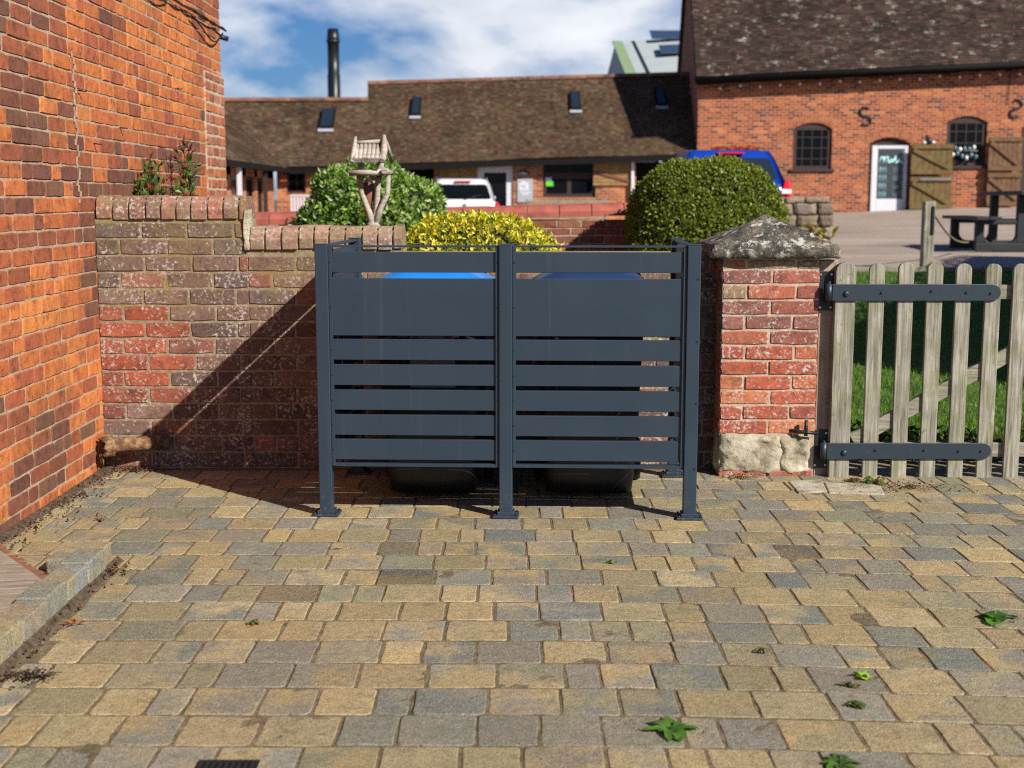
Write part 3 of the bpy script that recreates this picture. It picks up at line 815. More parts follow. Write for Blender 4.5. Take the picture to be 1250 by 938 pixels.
panel_x(.03 + r, XM - r, 0.0); panel_x(XM + r, EL - .03 - r, 0.0)
panel_y(.03, r, ED - r); panel_y(EL - .03, r, ED - r)
for (xa_, xb_) in ((.03 + r, XM - r), (XM + r, EL - .03 - r)):
    for (a_, b_) in rows:
        for xx in (xa_ + .008, xb_ - .008):
            M = MB(); M.tube([(xx, -.0172, zed((a_ + b_) / 2)), (xx, -.0192, zed((a_ + b_) / 2))], .0032, 8); M.build('screw', 'black_iron', t, world=False)
for zz in (.22, .5, .76, 1.02):
    M = MB(); M.tube([(EL - .013, -.027, zz), (EL - .013, -.0295, zz)], .0045, 8); M.build('screw', 'black_iron', t, world=False)

# bins
def wheelie(loc, lidmat, label, w=.50, h=1.04):
    t = thing('wheelie_bin', label, 'wheelie bin', loc, math.radians(-2), local=True, group='wheelie bins inside the metal enclosure')
    M = MB(); lv = [(0.03, .20, .225, .235), (.10, .21, .235, .24), (.55, .235, .25, .25), (.90, .25, .27, .26), (.955, .258, .28, .27)]
    for z, hw, fy, by in lv:
        for k in range(20):
            an = 2 * PI * k / 20; ca, sa = math.cos(an), math.sin(an); e = .35
            x = hw * math.copysign(abs(ca) ** e, ca); y = (by if sa > 0 else fy) * math.copysign(abs(sa) ** e, sa); M.v.append((x, y, z))
    for L in range(len(lv) - 1):
        for k in range(20): M.face([L * 20 + k, L * 20 + (k + 1) % 20, (L + 1) * 20 + (k + 1) % 20, (L + 1) * 20 + k], sm=True)
    M.face([k for k in range(19, -1, -1)]); M.face([80 + k for k in range(20)])
    M.build('body', 'bin_black', t, world=False)
    M = MB(); M.box(-.235, .235, -.292, -.268, .905, .935); M.build('front_lip', 'bin_black', t, bevel=.006, world=False)
    for sx in (-.15, .15): M = MB(); M.bar((sx, -.214, .08), (sx, -.262, .80), .02, .02, up=(0, 1, 0)); M.build('rib', 'bin_black', t, bevel=.005, world=False)
    M = MB(); n = 16; m_ = 10
    for j in range(m_ + 1):
        for i in range(n + 1):
            u_, v_ = i / n * 2 - 1, j / m_ * 2 - 1; x = u_ * (w / 2 + .015); y = v_ * .30
            z = .955 + .022 + .062 * (1 - abs(u_) ** 3.5) * (1 - abs(v_) ** 5) + .012 * (abs(u_) < .6) * (abs(v_) < .8)
            M.v.append((x, y - .01, z))
    for j in range(m_):
        for i in range(n): a = j * (n + 1) + i; M.face([a, a + 1, a + n + 2, a + n + 1], sm=True)
    b0 = len(M.v); rm = [i for i in range(n + 1)] + [(j + 1) * (n + 1) - 1 for j in range(1, m_ + 1)] + [m_ * (n + 1) + i for i in range(n - 1, -1, -1)] + [j * (n + 1) for j in range(m_ - 1, 0, -1)]
    for i in rm: v = M.v[i]; M.v.append((v[0], v[1], .950))
    for k in range(len(rm)): M.face([b0 + k, b0 + (k + 1) % len(rm), rm[(k + 1) % len(rm)], rm[k]])
    M.face([b0 + k for k in range(len(rm) - 1, -1, -1)])
    ld = M.build('lid', lidmat, t, world=False)
    M = MB(); M.tube([(-w / 2 + .03, .33, .985), (w / 2 - .03, .33, .985)], .014, 10); M.tube([(-w / 2 + .05, .25, .985), (-w / 2 + .05, .335, .985)], .012, 8); M.tube([(w / 2 - .05, .25, .985), (w / 2 - .05, .335, .985)], .012, 8)
    M.build('handle', 'bin_black', t, world=False)
    for sx in (-1, 1):
        M = MB(); M.lathe([(.02, -.022), (.095, -.022), (.10, -.012), (.10, .012), (.095, .022), (.02, .022)], (sx * .235, .235, .10), 22, axis='x'); M.build('wheel', 'rubber', t, world=False)
    return t
b1 = wheelie((-.355, 6.04, 0), 'bin_lid_blue', 'black wheelie bin with a bright blue lid on the left')
b2 = wheelie((.355, 6.03, 0), 'bin_lid_navy', 'black wheelie bin with a dull navy lid on the right')
# sticker on left bin
M = MB(); yl = -.262
M.box(-.088, .112, yl - .006, yl + .03, zed(476) - .03, zed(411) + .035); stk = M.build('label_sticker', 'sticker_grey', b1, world=False)
M = MB(); n = 32; cx, cz, ro, ri = .012, zed(421), .083, .063
for k in range(n):
    a0, a1 = 2 * PI * k / n, 2 * PI * (k + 1) / n
    q = lambda r_, a: (cx + r_ * math.cos(a), yl - .0085, cz + r_ * math.sin(a)); M.quad(q(ri, a0), q(ro, a0), q(ro, a1), q(ri, a1))
M.build('red_ring', 'sticker_red', stk, world=False)

# ------------------------------------------------------------------ kerb bottom-left, board, drain
t = thing('kerb_edging', 'raised edging of grey and buff blocks at lower left', 'kerb', (-1.53, 4, 0))
yk = 2.6; pal_k = [(.30, .27, .20), (.22, .225, .21), (.26, .24, .20), (.36, .29, .18), (.24, .26, .26)]
def kblock(*b_):
    M = MB(); M.box(*b_, c=mul(random.choice(pal_k), R(.85, 1.1))); M.c2 = [random.choice(tans + greys)] * 6; M.build('kerb_block', 'paver', t, bevel=.006, seg=2)
while yk < 4.72:
    L = .205; dx = R(-.008, .008); hz = .088 + R(-.006, .006)
    kblock(-1.585 + dx, -1.485 + dx, yk + .003, min(yk + L, 4.745) - .003, -.03, hz); yk += L
for (xa, xb) in ((-1.70, -1.59), (-2.05, -1.83)): kblock(xa, xb, 4.64 + R(-.01, .01), 4.74, -.03, .05)
M = MB(); n = 40
for i in range(n + 1):
    yv = 2.6 + 2.2 * i / n
    for k in range(5):
        M.v.append((-1.486 + (.030 + .022 * mnoise.noise((yv * 6, 1, 0))) * k / 4, yv, .022 * (1 - k / 4) + .006 * mnoise.noise((yv * 40, k * 3, 0)) - .003))
for i in range(n):
    for k in range(4): a = i * 5 + k; M.face([a, a + 1, a + 6, a + 5], sm=True)
M.build('mortar_haunch', 'soil', t)
M = MB(); M.quad((-2.06, 2.4, -.002), (-1.58, 2.4, -.002), (-1.58, 4.66, -.002), (-2.06, 4.66, -.002)); struct(M.build('soil_pocket', 'soil'))
t = thing('wooden_board', 'weathered wooden board with rusty split edge inside the kerb', 'board', (-1.8, 4, .05))
M = MB(); pts = [(-1.605, 2.7, .062), (-1.60, 4.33, .066), (-2.04, 4.93, .05), (-2.04, 2.7, .05)]; M.prism([(a, b, c - .035) for a, b, c in pts], (0, 0, .035)); M.build('plank', 'board_wood', t, bevel=.003)
M = MB()
for k in range(46):
    f = k / 45; p = Vector((-1.605, 4.335, .06)).lerp(Vector((-2.02, 4.915, .048)), f); L = R(.010, .035)
    M.bar(p + Vector((-.012, -.01, .0)), p + Vector((.8, .57, 0)).normalized() * L + Vector((0, 0, R(-.012, .004))), R(.005, .012), .006)
M.build('split_edge', 'rusty_wood', t)
t = thing('drain_cover', 'small dark metal drain cover set in the front paving', 'drain', (G(278, 938).x, G(278, 938).y, 0))
M = MB(); dx0, dx1, dy1 = G(240, 935).x, G(315, 935).x, G(278, 929).y; dy0 = dy1 - .19
M.box(dx0, dx1, dy0, dy1, -.02, .003)
M.build('frame', 'black_iron', t)
M = MB()
for k in range(9): xx = lerp(dx0 + .012, dx1 - .012, k / 8); M.box(xx - .005, xx + .005, dy0 + .01, dy1 - .01, .0035, .008)
M.build('grate', 'black_iron', t, bevel=.0015)

# ------------------------------------------------------------------ plants
def hedge(name, label, cen, rad, pw, n, L, W, cols, lumps=.06, topcols=None, inner=.86, zmin=.05, cat='hedge', loose=0.10, shear=0):
    t = thing(name, label, cat, (cen[0], cen[1], H(cen[0], cen[1])))
    cen = Vector(cen)
    def surf(dv):
        k = (abs(dv.x) ** pw + abs(dv.y) ** pw + abs(dv.z) ** pw) ** (-1 / pw)
        q = Vector((dv.x * rad[0] * k, dv.y * rad[1] * k, dv.z * rad[2] * k))
        l = 1 + lumps * mnoise.noise(q * 3.1 + cen) + lumps * .6 * mnoise.noise(q * 8 + cen)
        q = q * l
        if shear and q.z > 0 and q.x > 0: q.z -= shear * q.x
        return q
    M = MB()
    for _ in range(n):
        dv = rv()
        if dv.length > 1 or dv.length < .05: continue
        dv.normalize()
        if dv.y > .55 and R(0, 1) < .6: continue
        q = surf(dv); dep = 1 - abs(random.gauss(0, loose)) + R(-.01, .035); p = cen + q * dep
        if p.z < zmin: continue
        nr = Vector((dv.x / rad[0], dv.y / rad[1], dv.z / rad[2])).normalized()
        d = (nr * R(.1, .9) + rv() * .9 + Vector((0, 0, .25))); nn = (nr + rv() * .6).normalized()
        c = random.choice(cols); g = R(.7, 1.3)
        leaf(M, p, d, nn, L * R(.7, 1.3), W * R(.7, 1.2), mul(c, g))
    M.build('foliage', 'leaf', t)
    bm = bmesh.new(); bmesh.ops.create_icosphere(bm, subdivisions=4, radius=1); M = MB()
    vs = []
    for v in bm.verts: q = cen + surf(v.co.normalized()) * (inner + .04 * mnoise.noise(v.co * 6)); vs.append((q.x, q.y, max(q.z, H(q.x, q.y) - .02)))
    M.add(vs, [[v.index for v in f.verts] for f in bm.faces], sm=True); bm.free(); M.build('twigs', 'inner_twigs', t)
    return t
hedge('laurel_hedge', 'rounded glossy green laurel bush behind the rustic bird table', (P(459, 250, 11.5).x, 11.5, .78), (.62, .6, .86), 3.1, 52000, .056, .030,
      [(.09, .20, .02), (.14, .27, .03), (.06, .14, .016), (.22, .34, .05), (.32, .40, .13), (.42, .46, .24)], .13, loose=.06, shear=.16, inner=.9)
hedge('clipped_hedge', 'dense clipped box shaped green bush behind the stone cap', (P(862, 250, 11.55).x, 11.55, .84), (.66, .60, .82), 3.0, 90000, .032, .021,
      [(.13, .17, .014), (.17, .22, .02), (.09, .13, .012), (.22, .26, .03), (.24, .24, .04)], .07, loose=.035, inner=.94)
hedge('variegated_bush', 'bright yellow variegated bush right behind the bin screen', (P(582, 270, 8.3).x, 8.3, .69), (.55, .42, .565), 2.6, 24000, .038, .021,
      [(.62, .52, .04), (.70, .62, .08), (.55, .50, .03), (.35, .38, .03), (.13, .20, .02)], .08, loose=.06)
def tuft(name, label, base, n, h, spread, L, W, cols, cat='plant', stem=(.05, .08, .02), flower=None):
    t = thing(name, label, cat, base); base = Vector(base); M = MB(); MF = MB(); MS = MB()
    for k in range(n):
        a = R(0, 2 * PI); sp = R(.1, 1) * spread; tip = base + Vector((math.cos(a) * sp, math.sin(a) * sp, h * R(.6, 1)))
        MS.tube([base + Vector((math.cos(a) * sp * .2, math.sin(a) * sp * .2, 0)), base.lerp(tip, .5) + Vector((0, 0, h * .1)), tip], [.004, .003, .0015], 4)
        for j in range(int(5 + h / L * 3)):
            f = R(.15, 1); p = base.lerp(tip, f); d = rv() + (tip - base).normalized() * .8
            leaf(M, p, d, rv().normalized(), L * R(.6, 1.2), W * R(.7, 1.2), mul(random.choice(cols), R(.7, 1.3)))
        if flower and R(0, 1) < flower:
            for j in range(5):
                p = tip + rv() * .02; leaf(MF, p, rv(), rv().normalized(), .022, .016, (.6, .03, .02))
    M.build('foliage', 'leaf', t); MS.build('stems', 'inner_twigs', t)
    if flower: MF.build('red_petals', 'leaf', t)['kind'] = 'stuff'
    return t
bp = P(196, 250, 7.35)
tuft('flowering_shrub', 'leafy shrub with small red flowers peeping over the wall corner', (bp.x, 7.3, .1), 95, 1.48, .22, .05, .02, [(.06, .13, .02), (.10, .17, .03), (.04, .09, .015), (.16, .16, .04)], 'shrub', flower=.3)
bp = P(229, 235, 7.9)
tuft('red_spiky_plant', 'dark red upright spiky plant against the brick wall end', (bp.x, 7.9, .12), 10, 1.58, .05, .07, .014, [(.16, .02, .02), (.10, .03, .02), (.06, .06, .02)])
bp = P(990, 285, 17.5)
tuft('golden_shrub', 'small yellow green shrub at foot of far stone wall', (bp.x, 17.2, H(bp.x, 17.2)), 34, .42, .26, .10, .05, [(.40, .36, .03), (.20, .26, .03), (.45, .30, .04)], 'shrub')
bp = P(690, 300, 9)
tuft('low_shrub', 'low dull green shrub between yellow bush and clipped hedge', (bp.x, 8.9, .2), 30, .82, .16, .035, .015, [(.10, .14, .03), (.16, .20, .04), (.07, .10, .02)], 'shrub')
def rosette(label, px, py, n, L, W, cols, up=.35, name='weed'):
    b = G(px, py); t = thing(name, label, 'weed', (b.x, b.y, 0), group='weeds growing in the paving joints'); M = MB()
    for k in range(n):
        a = 2 * PI * k / n + R(-.4, .4); d = Vector((math.cos(a), math.sin(a), R(.1, up * 2))); l = L * R(.40, .95); c = mul(random.choice(cols), R(.8, 1.35))
        s_ = Vector((-math.sin(a), math.cos(a), 0)); p0 = Vector((b.x, b.y, .002)); prev = None; N_ = 6; bend = R(-.45, .45)
        for j in range(N_ + 1):
            f = j / N_; q = p0 + d * l * f + s_ * (bend * f * f * l) - Vector((0, 0, l * .55 * f * f * d.z * 2)); q.z = max(q.z, .004)
            w = W * math.sin(PI * min(.97, .06 + f ** 1.3 * .91)) * (1 + .35 * (j % 2)) * .42
            cur = [q - s_ * w + Vector((0, 0, w * .35)), q, q + s_ * w + Vector((0, 0, w * .35))]
            if prev: M.add([*prev, *cur], [(0, 1, 4, 3), (1, 2, 5, 4)], c=c, sm=True)
            prev = cur
    M.build('leaves', 'leaf', t)
    M = MB()
    for k in range(26):
        a = R(0, 6.28); rr = L * abs(random.gauss(0, .35)); p = Vector((b.x + math.cos(a) * rr * 1.6, b.y + math.sin(a) * rr * .6, .001)); g = R(.5, 1.3)
        leaf(M, p, Vector((R(-1, 1), R(-1, 1), R(0, .4))), Vector((0, 0, 1)), R(.004, .012), R(.003, .007), mul(random.choice([(.10, .065, .035), (.07, .10, .02), (.16, .11, .06)]), g), .5)
    M.build('soil_and_moss', 'grass_leaf', t)['kind'] = 'stuff'
    M = MB(); M.tube([(b.x, b.y, -.006), (b.x, b.y, .012)], .006, 6); M.build('root_crown', 'inner_twigs', t)
G1 = [(.07, .17, .02), (.09, .21, .025), (.05, .13, .018)]; G2 = [(.07, .14, .03), (.12, .15, .03), (.16, .12, .04)]
rosette('jagged bright green dandelion rosette in the front centre paving', 820, 893, 12, .085, .028, G1)
rosette('broad rounded two leaf weed near the right picture side', 1216, 758, 6, .075, .055, G1, .5)
rosette('pale lime green broad leaf weed, topmost of three close weeds', 1056, 829, 4, .045, .042, [(.30, .50, .05)], .8)
rosette('small dark pointed leaf weed left of the lime one', 1037, 838, 7, .04, .014, G2)
rosette('brownish green curled weed below the lime leafed one', 1044, 862, 12, .04, .024, G2)
rosette('dry grey green tuft beside a stained paving block', 930, 796, 14, .04, .012, [(.16, .15, .07), (.10, .10, .05)], .9)
rosette('leafy green weed cut by the bottom picture edge', 1026, 934, 14, .06, .022, G1[:1] + G2[:1])
rosette('tiny weed in the joint at far left centre', 309, 762, 8, .03, .012, G1 + G2, .8)
rosette('small green sprig by the pillar base', 878, 578, 9, .05, .018, G1 + G2, .9)
rosette('dried brown sprig standing near the left brick wall', 124, 636, 7, .06, .008, [(.14, .08, .05)], 1.3)
rosette('green weed under the first gate pickets', 1068, 590, 10, .08, .03, G1 + G2, .9)
rosette('reddish brown weed beneath the gate hinge side', 1043, 588, 12, .06, .022, [(.20, .09, .04), (.12, .10, .03)], .9)
rosette('small weed growing out of the kerb joint', 108, 706, 7, .03, .014, G1, .7)
rosette('tiny yellow green moss tuft in front of the middle foot', 745, 688, 9, .022, .012, [(.28, .36, .04)], .5)
# leaf litter and dirt piles
def litter(label, px, py, n, sp, cols, name='leaf_litter'):
    b = G(px, py); M = MB()
    for k in range(n):
        a = R(0, 2 * PI); rr = abs(random.gauss(0, .5)) * sp; p = Vector((b.x + math.cos(a) * rr * 1.5, b.y + math.sin(a) * rr, R(.001, .012)))
        leaf(M, p, Vector((R(-1, 1), R(-1, 1), R(-.1, .3))), Vector((R(-.4, .4), R(-.4, .4), 1)), R(.008, .022), R(.005, .012), mul(random.choice(cols), R(.6, 1.3)), .5)
    tag(M.build(name, 'grass_leaf'), label, 'leaf litter', kind='stuff')
BR = [(.12, .06, .03), (.20, .09, .04), (.06, .035, .02)]
litter('dark crumbled leaf pile on paving at far lower left', 36, 828, 160, .07, [(.05, .03, .02), (.09, .055, .03)])
litter('dry red brown leaves in the corner below the pipe', 165, 575, 200, .09, BR)
litter('brown leaf scraps along the kerb foot', 130, 700, 90, .06, BR)
litter('scattered brown leaf bits in front of the gate', 1110, 596, 200, .20, BR)
litter('dry straw and leaf bits at the pillar foot', 905, 584, 130, .10, [(.30, .22, .11), (.22, .14, .07)])
M = MB(); b = G(92, 764); 
for k in range(5): leaf(M, Vector((b.x + R(-.01, .01), b.y, .006)), Vector((math.cos(k * 1.1), math.sin(k * 1.1), .3)), Vector((0, 0, 1)), .04, .014, (.36, .13, .04), .4)
tag(M.build('dead_leaf', 'leaf'), 'curled orange brown dead leaf on paving near the kerb', 'leaf')

# tall boundary hedge right of the view, shading the lawn
ha = Vector((4.75, 7.1, 0)); hdv = Vector((.40, .92, 0)).normalized(); hnv = Vector((.92, -.40, 0)).normalized(); HL, HW, HT = 8.2, 1.0, 2.85
t = thing('boundary_hedge', 'tall dark clipped boundary hedge to the right of the lawn', 'hedge', ha)
M = MB(); M.prism([ha + Vector((0, 0, -.05)) + hnv * .08 + hdv * .08, ha + hnv * .08 + hdv * (HL - .08) + Vector((0, 0, -.05)), ha + hnv * (HW - .08) + hdv * (HL - .08) + Vector((0, 0, -.05)), ha + hnv * (HW - .08) + hdv * .08 + Vector((0, 0, -.05))], (0, 0, HT - .05)); M.build('twigs', 'inner_twigs', t)
M = MB()
for _ in range(26000):
    f = random.random(); a, b, z = R(0, HL), R(0, HW), R(0, HT)
    if f < .45: b = 0; n3 = -hnv
    elif f < .6: a = 0; n3 = -hdv
    elif f < .7: b = HW; n3 = hnv
    elif f < .75: a = HL; n3 = hdv
    else: z = HT; n3 = Vector((0, 0, 1))
    p = ha + hdv * a + hnv * b + Vector((0, 0, z)); p += n3 * (.07 * mnoise.noise(p * 2.5) + R(-.05, .03))
    leaf(M, p, n3 * R(.1, .9) + rv() * .9, (n3 + rv() * .6).normalized(), R(.05, .09), R(.03, .05), mul(random.choice([(.045, .09, .015), (.06, .12, .02), (.035, .07, .012)]), R(.8, 1.2)))
M.build('foliage', 'leaf', t)

# ------------------------------------------------------------------ bird table
BY = 8.3
t = thing('bird_table', 'rustic driftwood bird table with pitched roof behind the wall', 'bird table', (P(456, 275, BY).x, BY, .1))
def Q(px, py, dy=0): return P(px, py, BY + dy)
def stick(pts, rs, name, n=8): M = MB(); M.tube(pts, rs, n); return M.build(name, 'table_wood', t)
stick([Q(457, 300) - Vector((0, 0, 1.0)), Q(457, 290), Q(456, 272)], [.04, .042, .038], 'leg')
stick([Q(456, 278), Q(450, 258), Q(442, 238), Q(438, 214)], [.028, .019, .018, .017], 'branch')
stick([Q(457, 278), Q(460, 255, .03), Q(461, 235, .03), Q(463, 212, .03)], [.028, .02, .018, .017], 'branch')
stick([Q(458, 276), Q(465, 254), Q(473, 236), Q(474, 214)], [.026, .018, .017, .016], 'branch')
stick([Q(460, 268, -.0), Q(458, 245, .08), Q(455, 216, .14)], [.02, .015, .014], 'branch')
for dy in (-.09, .0, .09, .17):
    stick([Q(426 if dy == -.09 else 431, 211, dy), Q(470, 210.5, dy)], [.020, .020], 'platform_log')
stick([Q(469, 208.5, -.13), Q(473, 210.5, .0), Q(478, 211, .24)], [.020, .020, .019], 'platform_log')
stick([Q(429, 210, -.08), Q(431, 210, .20)], [.016, .016], 'platform_log')
for (x, dy) in ((440, -.07), (463, -.07), (442, .16), (466, .16)):
    stick([Q(x, 209, dy), Q(x - .5, 193, dy)], [.016, .015], 'upright')
for k in range(7):
    x = 434 + k * 5.1; M = MB()
    a, b = Q(x, 196, -.15), Q(x + 2.2, 177, .04); M.tube([a, b], [.0172, .0155], 7); sl = M.build('roof_slat', 'table_wood', t)
    M = MB(); M.tube([Q(x + 3, 196, .25), Q(x + 3, 178, .05)], [.0145, .013], 7); M.build('roof_slat', 'table_wood', t)
stick([Q(433, 174.5, .03), Q(468, 172.5, .03)], [.012, .012], 'ridge_pole')
stick([Q(429.5, 199, -.15), Q(432, 185, -.06), Q(434, 168, .03)], [.014, .017, .010], 'gable_pole')
stick([Q(467, 197, -.16), Q(469, 184, -.06), Q(469, 166, .03)], [.016, .022, .012], 'gable_pole')
stick([Q(478, 197, .24), Q(474, 182, .1), Q(470, 170, .04)], [.014, .014, .010], 'gable_pole')
t = thing('bird_feeder', 'brown tube bird feeder with silver cap hanging under table', 'bird feeder', Q(449, 240, .06))
M = MB(); c0 = Q(449, 262, .06); c1 = Q(449, 223, .06); M.tube([c0, c0.lerp(c1, .5), c1], [.018, .032, .034], 12); M.build('tube', 'rusty_wood', t)
M = MB(); M.lathe([(.034, 0), (.03, .012), (.012, .022), (.004, .03), (.004, .05)], c1, 14); M.build('cap', 'chrome', t)

# ------------------------------------------------------------------ low red wall, stone wall
LY = 12.3
t = thing('low_wall', 'low red brick wall with rounded terracotta coping before the car yard', 'wall', (-.5, LY, .3))
xa, xb = P(250, 262, LY).x, 1.95; za, zbk = ZY(260, LY), ZY(247.5, LY)
sl = (zbk - za) / (P(775, 248, LY).x - P(303, 262, LY).x); za0 = za - sl * (P(303, 262, LY).x - xa)
M = MB(); bricks(M, (xa, LY, 0), (1, 0, 0), (0, -1, 0), xb - xa, .1, za0 - .13, pal_low, S=.225, Hh=.076)
n = 2
M.box(xa, xb, LY + .003, LY + .225, .05, za0 - .12, 1)
x_s = P(520, 255, LY).x
zrow = za0 - .13 ; bricks(M, (x_s, LY, 0), (1, 0, 0), (0, -1, 0), xb - x_s, zrow, zrow + .076, pal_low, S=.225, Hh=.076, row0=1)
M.box(x_s, xb, LY + .003, LY + .222, zrow, zrow + .076, 1)
M.build('brickwork', ['low_brick', 'pillar_mortar'], t)
M = MB(); x = xa
while x < xb:
    w = .30; zz = za0 + sl * (x - xa) - .062; a, b = x + .004, min(x + w, xb) - .004
    pr = [(LY - .03, zrow - .0 if x < x_s else zrow + .076)] 
    hgt = .115; z0 = zz - .055
    pr = [(LY - .03, z0), (LY - .03, z0 + .05)]
    for k in range(9): an = PI * k / 8; pr.append((LY + .112 - .142 * math.cos(an), z0 + .05 + .07 * math.sin(an)))
    pr += [(LY + .254, z0)]
    M.prism([(a, p, q) for p, q in pr], (b - a, 0, sl * w), 0); x += w
M.build('coping', 'terracotta', t, bevel=.004)
t = thing('stone_wall', 'short rough grey brown stone wall in front of blue car', 'wall', (3.4, 17, .6))
M = MB(); zt = ZY(241, 17)
z = .55; r = 0
while z < zt - .05:
    hh_ = R(.13, .17); x = 2.6 + (r % 2) * -.1
    while x < 4.10:
        w = R(.2, .36); b = min(x + w, 4.14); 
        if b - x > .08: rough_block(M, x + .004, b - .004, 17 + R(-.01, .01), 17.35, z + .004, min(z + hh_, zt) - .004, nx=3, amp=.02, c=mul(random.choice([(.22, .17, .12), (.28, .21, .15), (.17, .13, .10), (.25, .20, .16)]), R(.8, 1.2)))
        x = b if b >= 4.14 else x + w
    z += hh_; r += 1
M.box(2.61, 4.10, 17.03, 17.33, .5, zt - .02, c=(.15, .13, .10)); M.build('stonework', 'rubble_stone', t)

# ------------------------------------------------------------------ cars (local frame: rear at y=0, +y forwards)
def car(name, label, loc, yaw, paint, w=1.72, L=4.0, h=1.46, belt=.93, rail=False, bigtail=False):
    t = thing(name, label, 'car', loc, yaw, local=True)
    hw = w / 2
    st = [(0, .36, belt - .10, .80), (.07, .28, belt + .0, .92), (.35, .22, belt + .03, .98), (1.0, .2, belt + .02, 1.0), (2.4, .2, belt - .02, 1.0), (3.2, .2, belt - .06, .99), (L - .35, .22, belt - .20, .93), (L - .06, .30, belt - .30, .82), (L, .38, belt - .38, .72)]
    M = MB(); npt = 12
    for y, zl, zb_, k in st:
        a = hw * k
        ring = [(-a * .86, zl), (-a * .97, zl + .12), (-a, zl + .35), (-a * .985, zb_ - .10), (-a * .93, zb_ - .01), (-a * .6, zb_ + .015), (a * .6, zb_ + .015), (a * .93, zb_ - .01), (a * .985, zb_ - .10), (a, zl + .35), (a * .97, zl + .12), (a * .86, zl)]
        for x, z in ring: M.v.append((x, y, z))
    for i in range(len(st) - 1):
        for k in range(npt): M.face([i * npt + k, i * npt + (k + 1) % npt, (i + 1) * npt + (k + 1) % npt, (i + 1) * npt + k], sm=True)
    M.face([k for k in range(npt - 1, -1, -1)]); M.face([(len(st) - 1) * npt + k for k in range(npt)])
    M.f = [list(reversed(f)) for f in M.f]
    body = M.build('body', paint, t, bevel=.02, world=False)
    # cabin
    cb = [(.10, belt - .02, hw * .90), (.42, h - .14, hw * .76), (.55, h - .03, hw * .70), (1.1, h, hw * .69), (1.9, h - .02, hw * .69), (2.35, h - .12, hw * .72), (3.05, belt - .05, hw * .88)]
    M = MB(); pts = []
    for y, z, a in cb:
        M.v += [(-a, y, z), (-a * .8, y, z + .015), (a * .8, y, z + .015), (a, y, z)]
    for i in range(len(cb) - 1):
        for k in range(3): M.face([i * 4 + k, i * 4 + k + 1, i * 4 + k + 5, i * 4 + k + 4], sm=True)
    for sgn, k in ((-1, 0), (1, 3)):
        up_ = [i * 4 + k for i in range(len(cb))]; b0 = len(M.v)
        for y, z, a in cb: M.v.append((sgn * hw * .90, y, belt - .03))
        for i in range(len(cb) - 1): M.face([up_[i], up_[i + 1], b0 + i + 1, b0 + i])
    cab = M.build('cabin', paint, t, world=False)
    def panel(nm, pts, off, mat='dark_glass', th=.006):
        M = MB(); p = [Vector(q) for q in pts]; nn = (p[1] - p[0]).cross(p[2] - p[0]).normalized()
        if nn.dot(Vector(off)) < 0: nn = -nn
        # rounded corners
        out = []; n = len(p)
        for i in range(n):
            a, b, c_ = p[i - 1], p[i], p[(i + 1) % n]; r_ = .06
            q0 = b + (a - b).normalized() * r_; q1 = b + (c_ - b).normalized() * r_
            for f in (0, .5, 1): out.append(q0.lerp(b, 1 - abs(1 - 2 * f) * 0 if f == .5 else 0).lerp(q1, 0) if f < 1 and f != .5 else (q1 if f == 1 else (q0 + q1) / 2 + (b - (q0 + q1) / 2) * .45))
        M.prism([q + nn * .004 for q in out], nn * th); return M.build(nm, mat, t, world=False)
    a0 = hw * .76; a1 = hw * .66
    rg = lambda f, x: (x, lerp(.10, .42, f), lerp(belt - .02, h - .14, f) + .015)
    panel('rear_window', [rg(.14, -a0), rg(.14, a0), rg(.97, a1), rg(.97, -a1)], (0, -1, .5), 'dark_glass' if not bigtail else 'sky_glass')
    for sgn in (-1, 1):
        x = lambda z: sgn * (lerp(hw * .90, hw * .745, (z - belt) / (h - .1 - belt)) + .004)
        z0, z1 = belt + .04, h - .13
        panel('side_window', [(x(z0), .50, z0), (x(z0), 1.55, z0), (x(z1), 1.55, z1), (x(z1), .66, z1)], (sgn, 0, 0)); panel('side_window', [(x(z0), 1.62, z0), (x(z0), 2.6, z0), (x(z1), 2.15, z1), (x(z1), 1.62, z1)], (sgn, 0, 0))
    panel('windscreen', [(-hw * .74, 2.95, belt + .02), (hw * .74, 2.95, belt + .02), (hw * .64, 2.42, h - .15), (-hw * .64, 2.42, h - .15)], (0, 1, .5))
    for sgn in (-1, 1):
        M = MB(); zt0, zt1 = (belt - .26, belt + (.07 if bigtail else .0))
        ww = .20 if bigtail else .15
        xs_ = sgn * hw
        M.prism([(xs_ * 1.005, .10, zt0), (xs_ - sgn * ww, -.012, zt0 + .03), (xs_ - sgn * ww * .8, -.005, (zt0 + zt1) / 2), (xs_ * .86, .0, zt1 - .02), (xs_ * .93, .05, zt1), (xs_ * .995, .14, zt1 - .08)], (0, .12, 0))
        tl = M.build('tail_lamp', 'lamp_red', t, bevel=.02, world=False)
        M = MB(); zm = (zt0 + zt1) / 2; M.box(min(xs_ - sgn * ww * .9, xs_ - sgn * .03), max(xs_ - sgn * ww * .9, xs_ - sgn * .03), -.02, .05, zm - .06, zm + .01); M.build('reversing_lamp', 'lamp_clear', tl, bevel=.01, world=False)
        for yy in (.75, L - .78):
            M = MB(); x0 = sgn * (hw - .20); x1_ = sgn * (hw + .004)
            M.lathe([(.05, min(x0, x1_)), (.29, min(x0, x1_)), (.31, min(x0, x1_) + .02), (.31, max(x0, x1_) - .02), (.29, max(x0, x1_)), (.05, max(x0, x1_))], (0, yy, .31), 24, axis='x'); wh = M.build('wheel', 'rubber', t, world=False)
            M = MB(); M.lathe([(.2, sgn * (hw + .002)), (.19, sgn * (hw + .012)), (.05, sgn * (hw + .016))][::sgn], (0, yy, .31), 16, axis='x'); M.build('rim', 'chrome', wh, world=False)
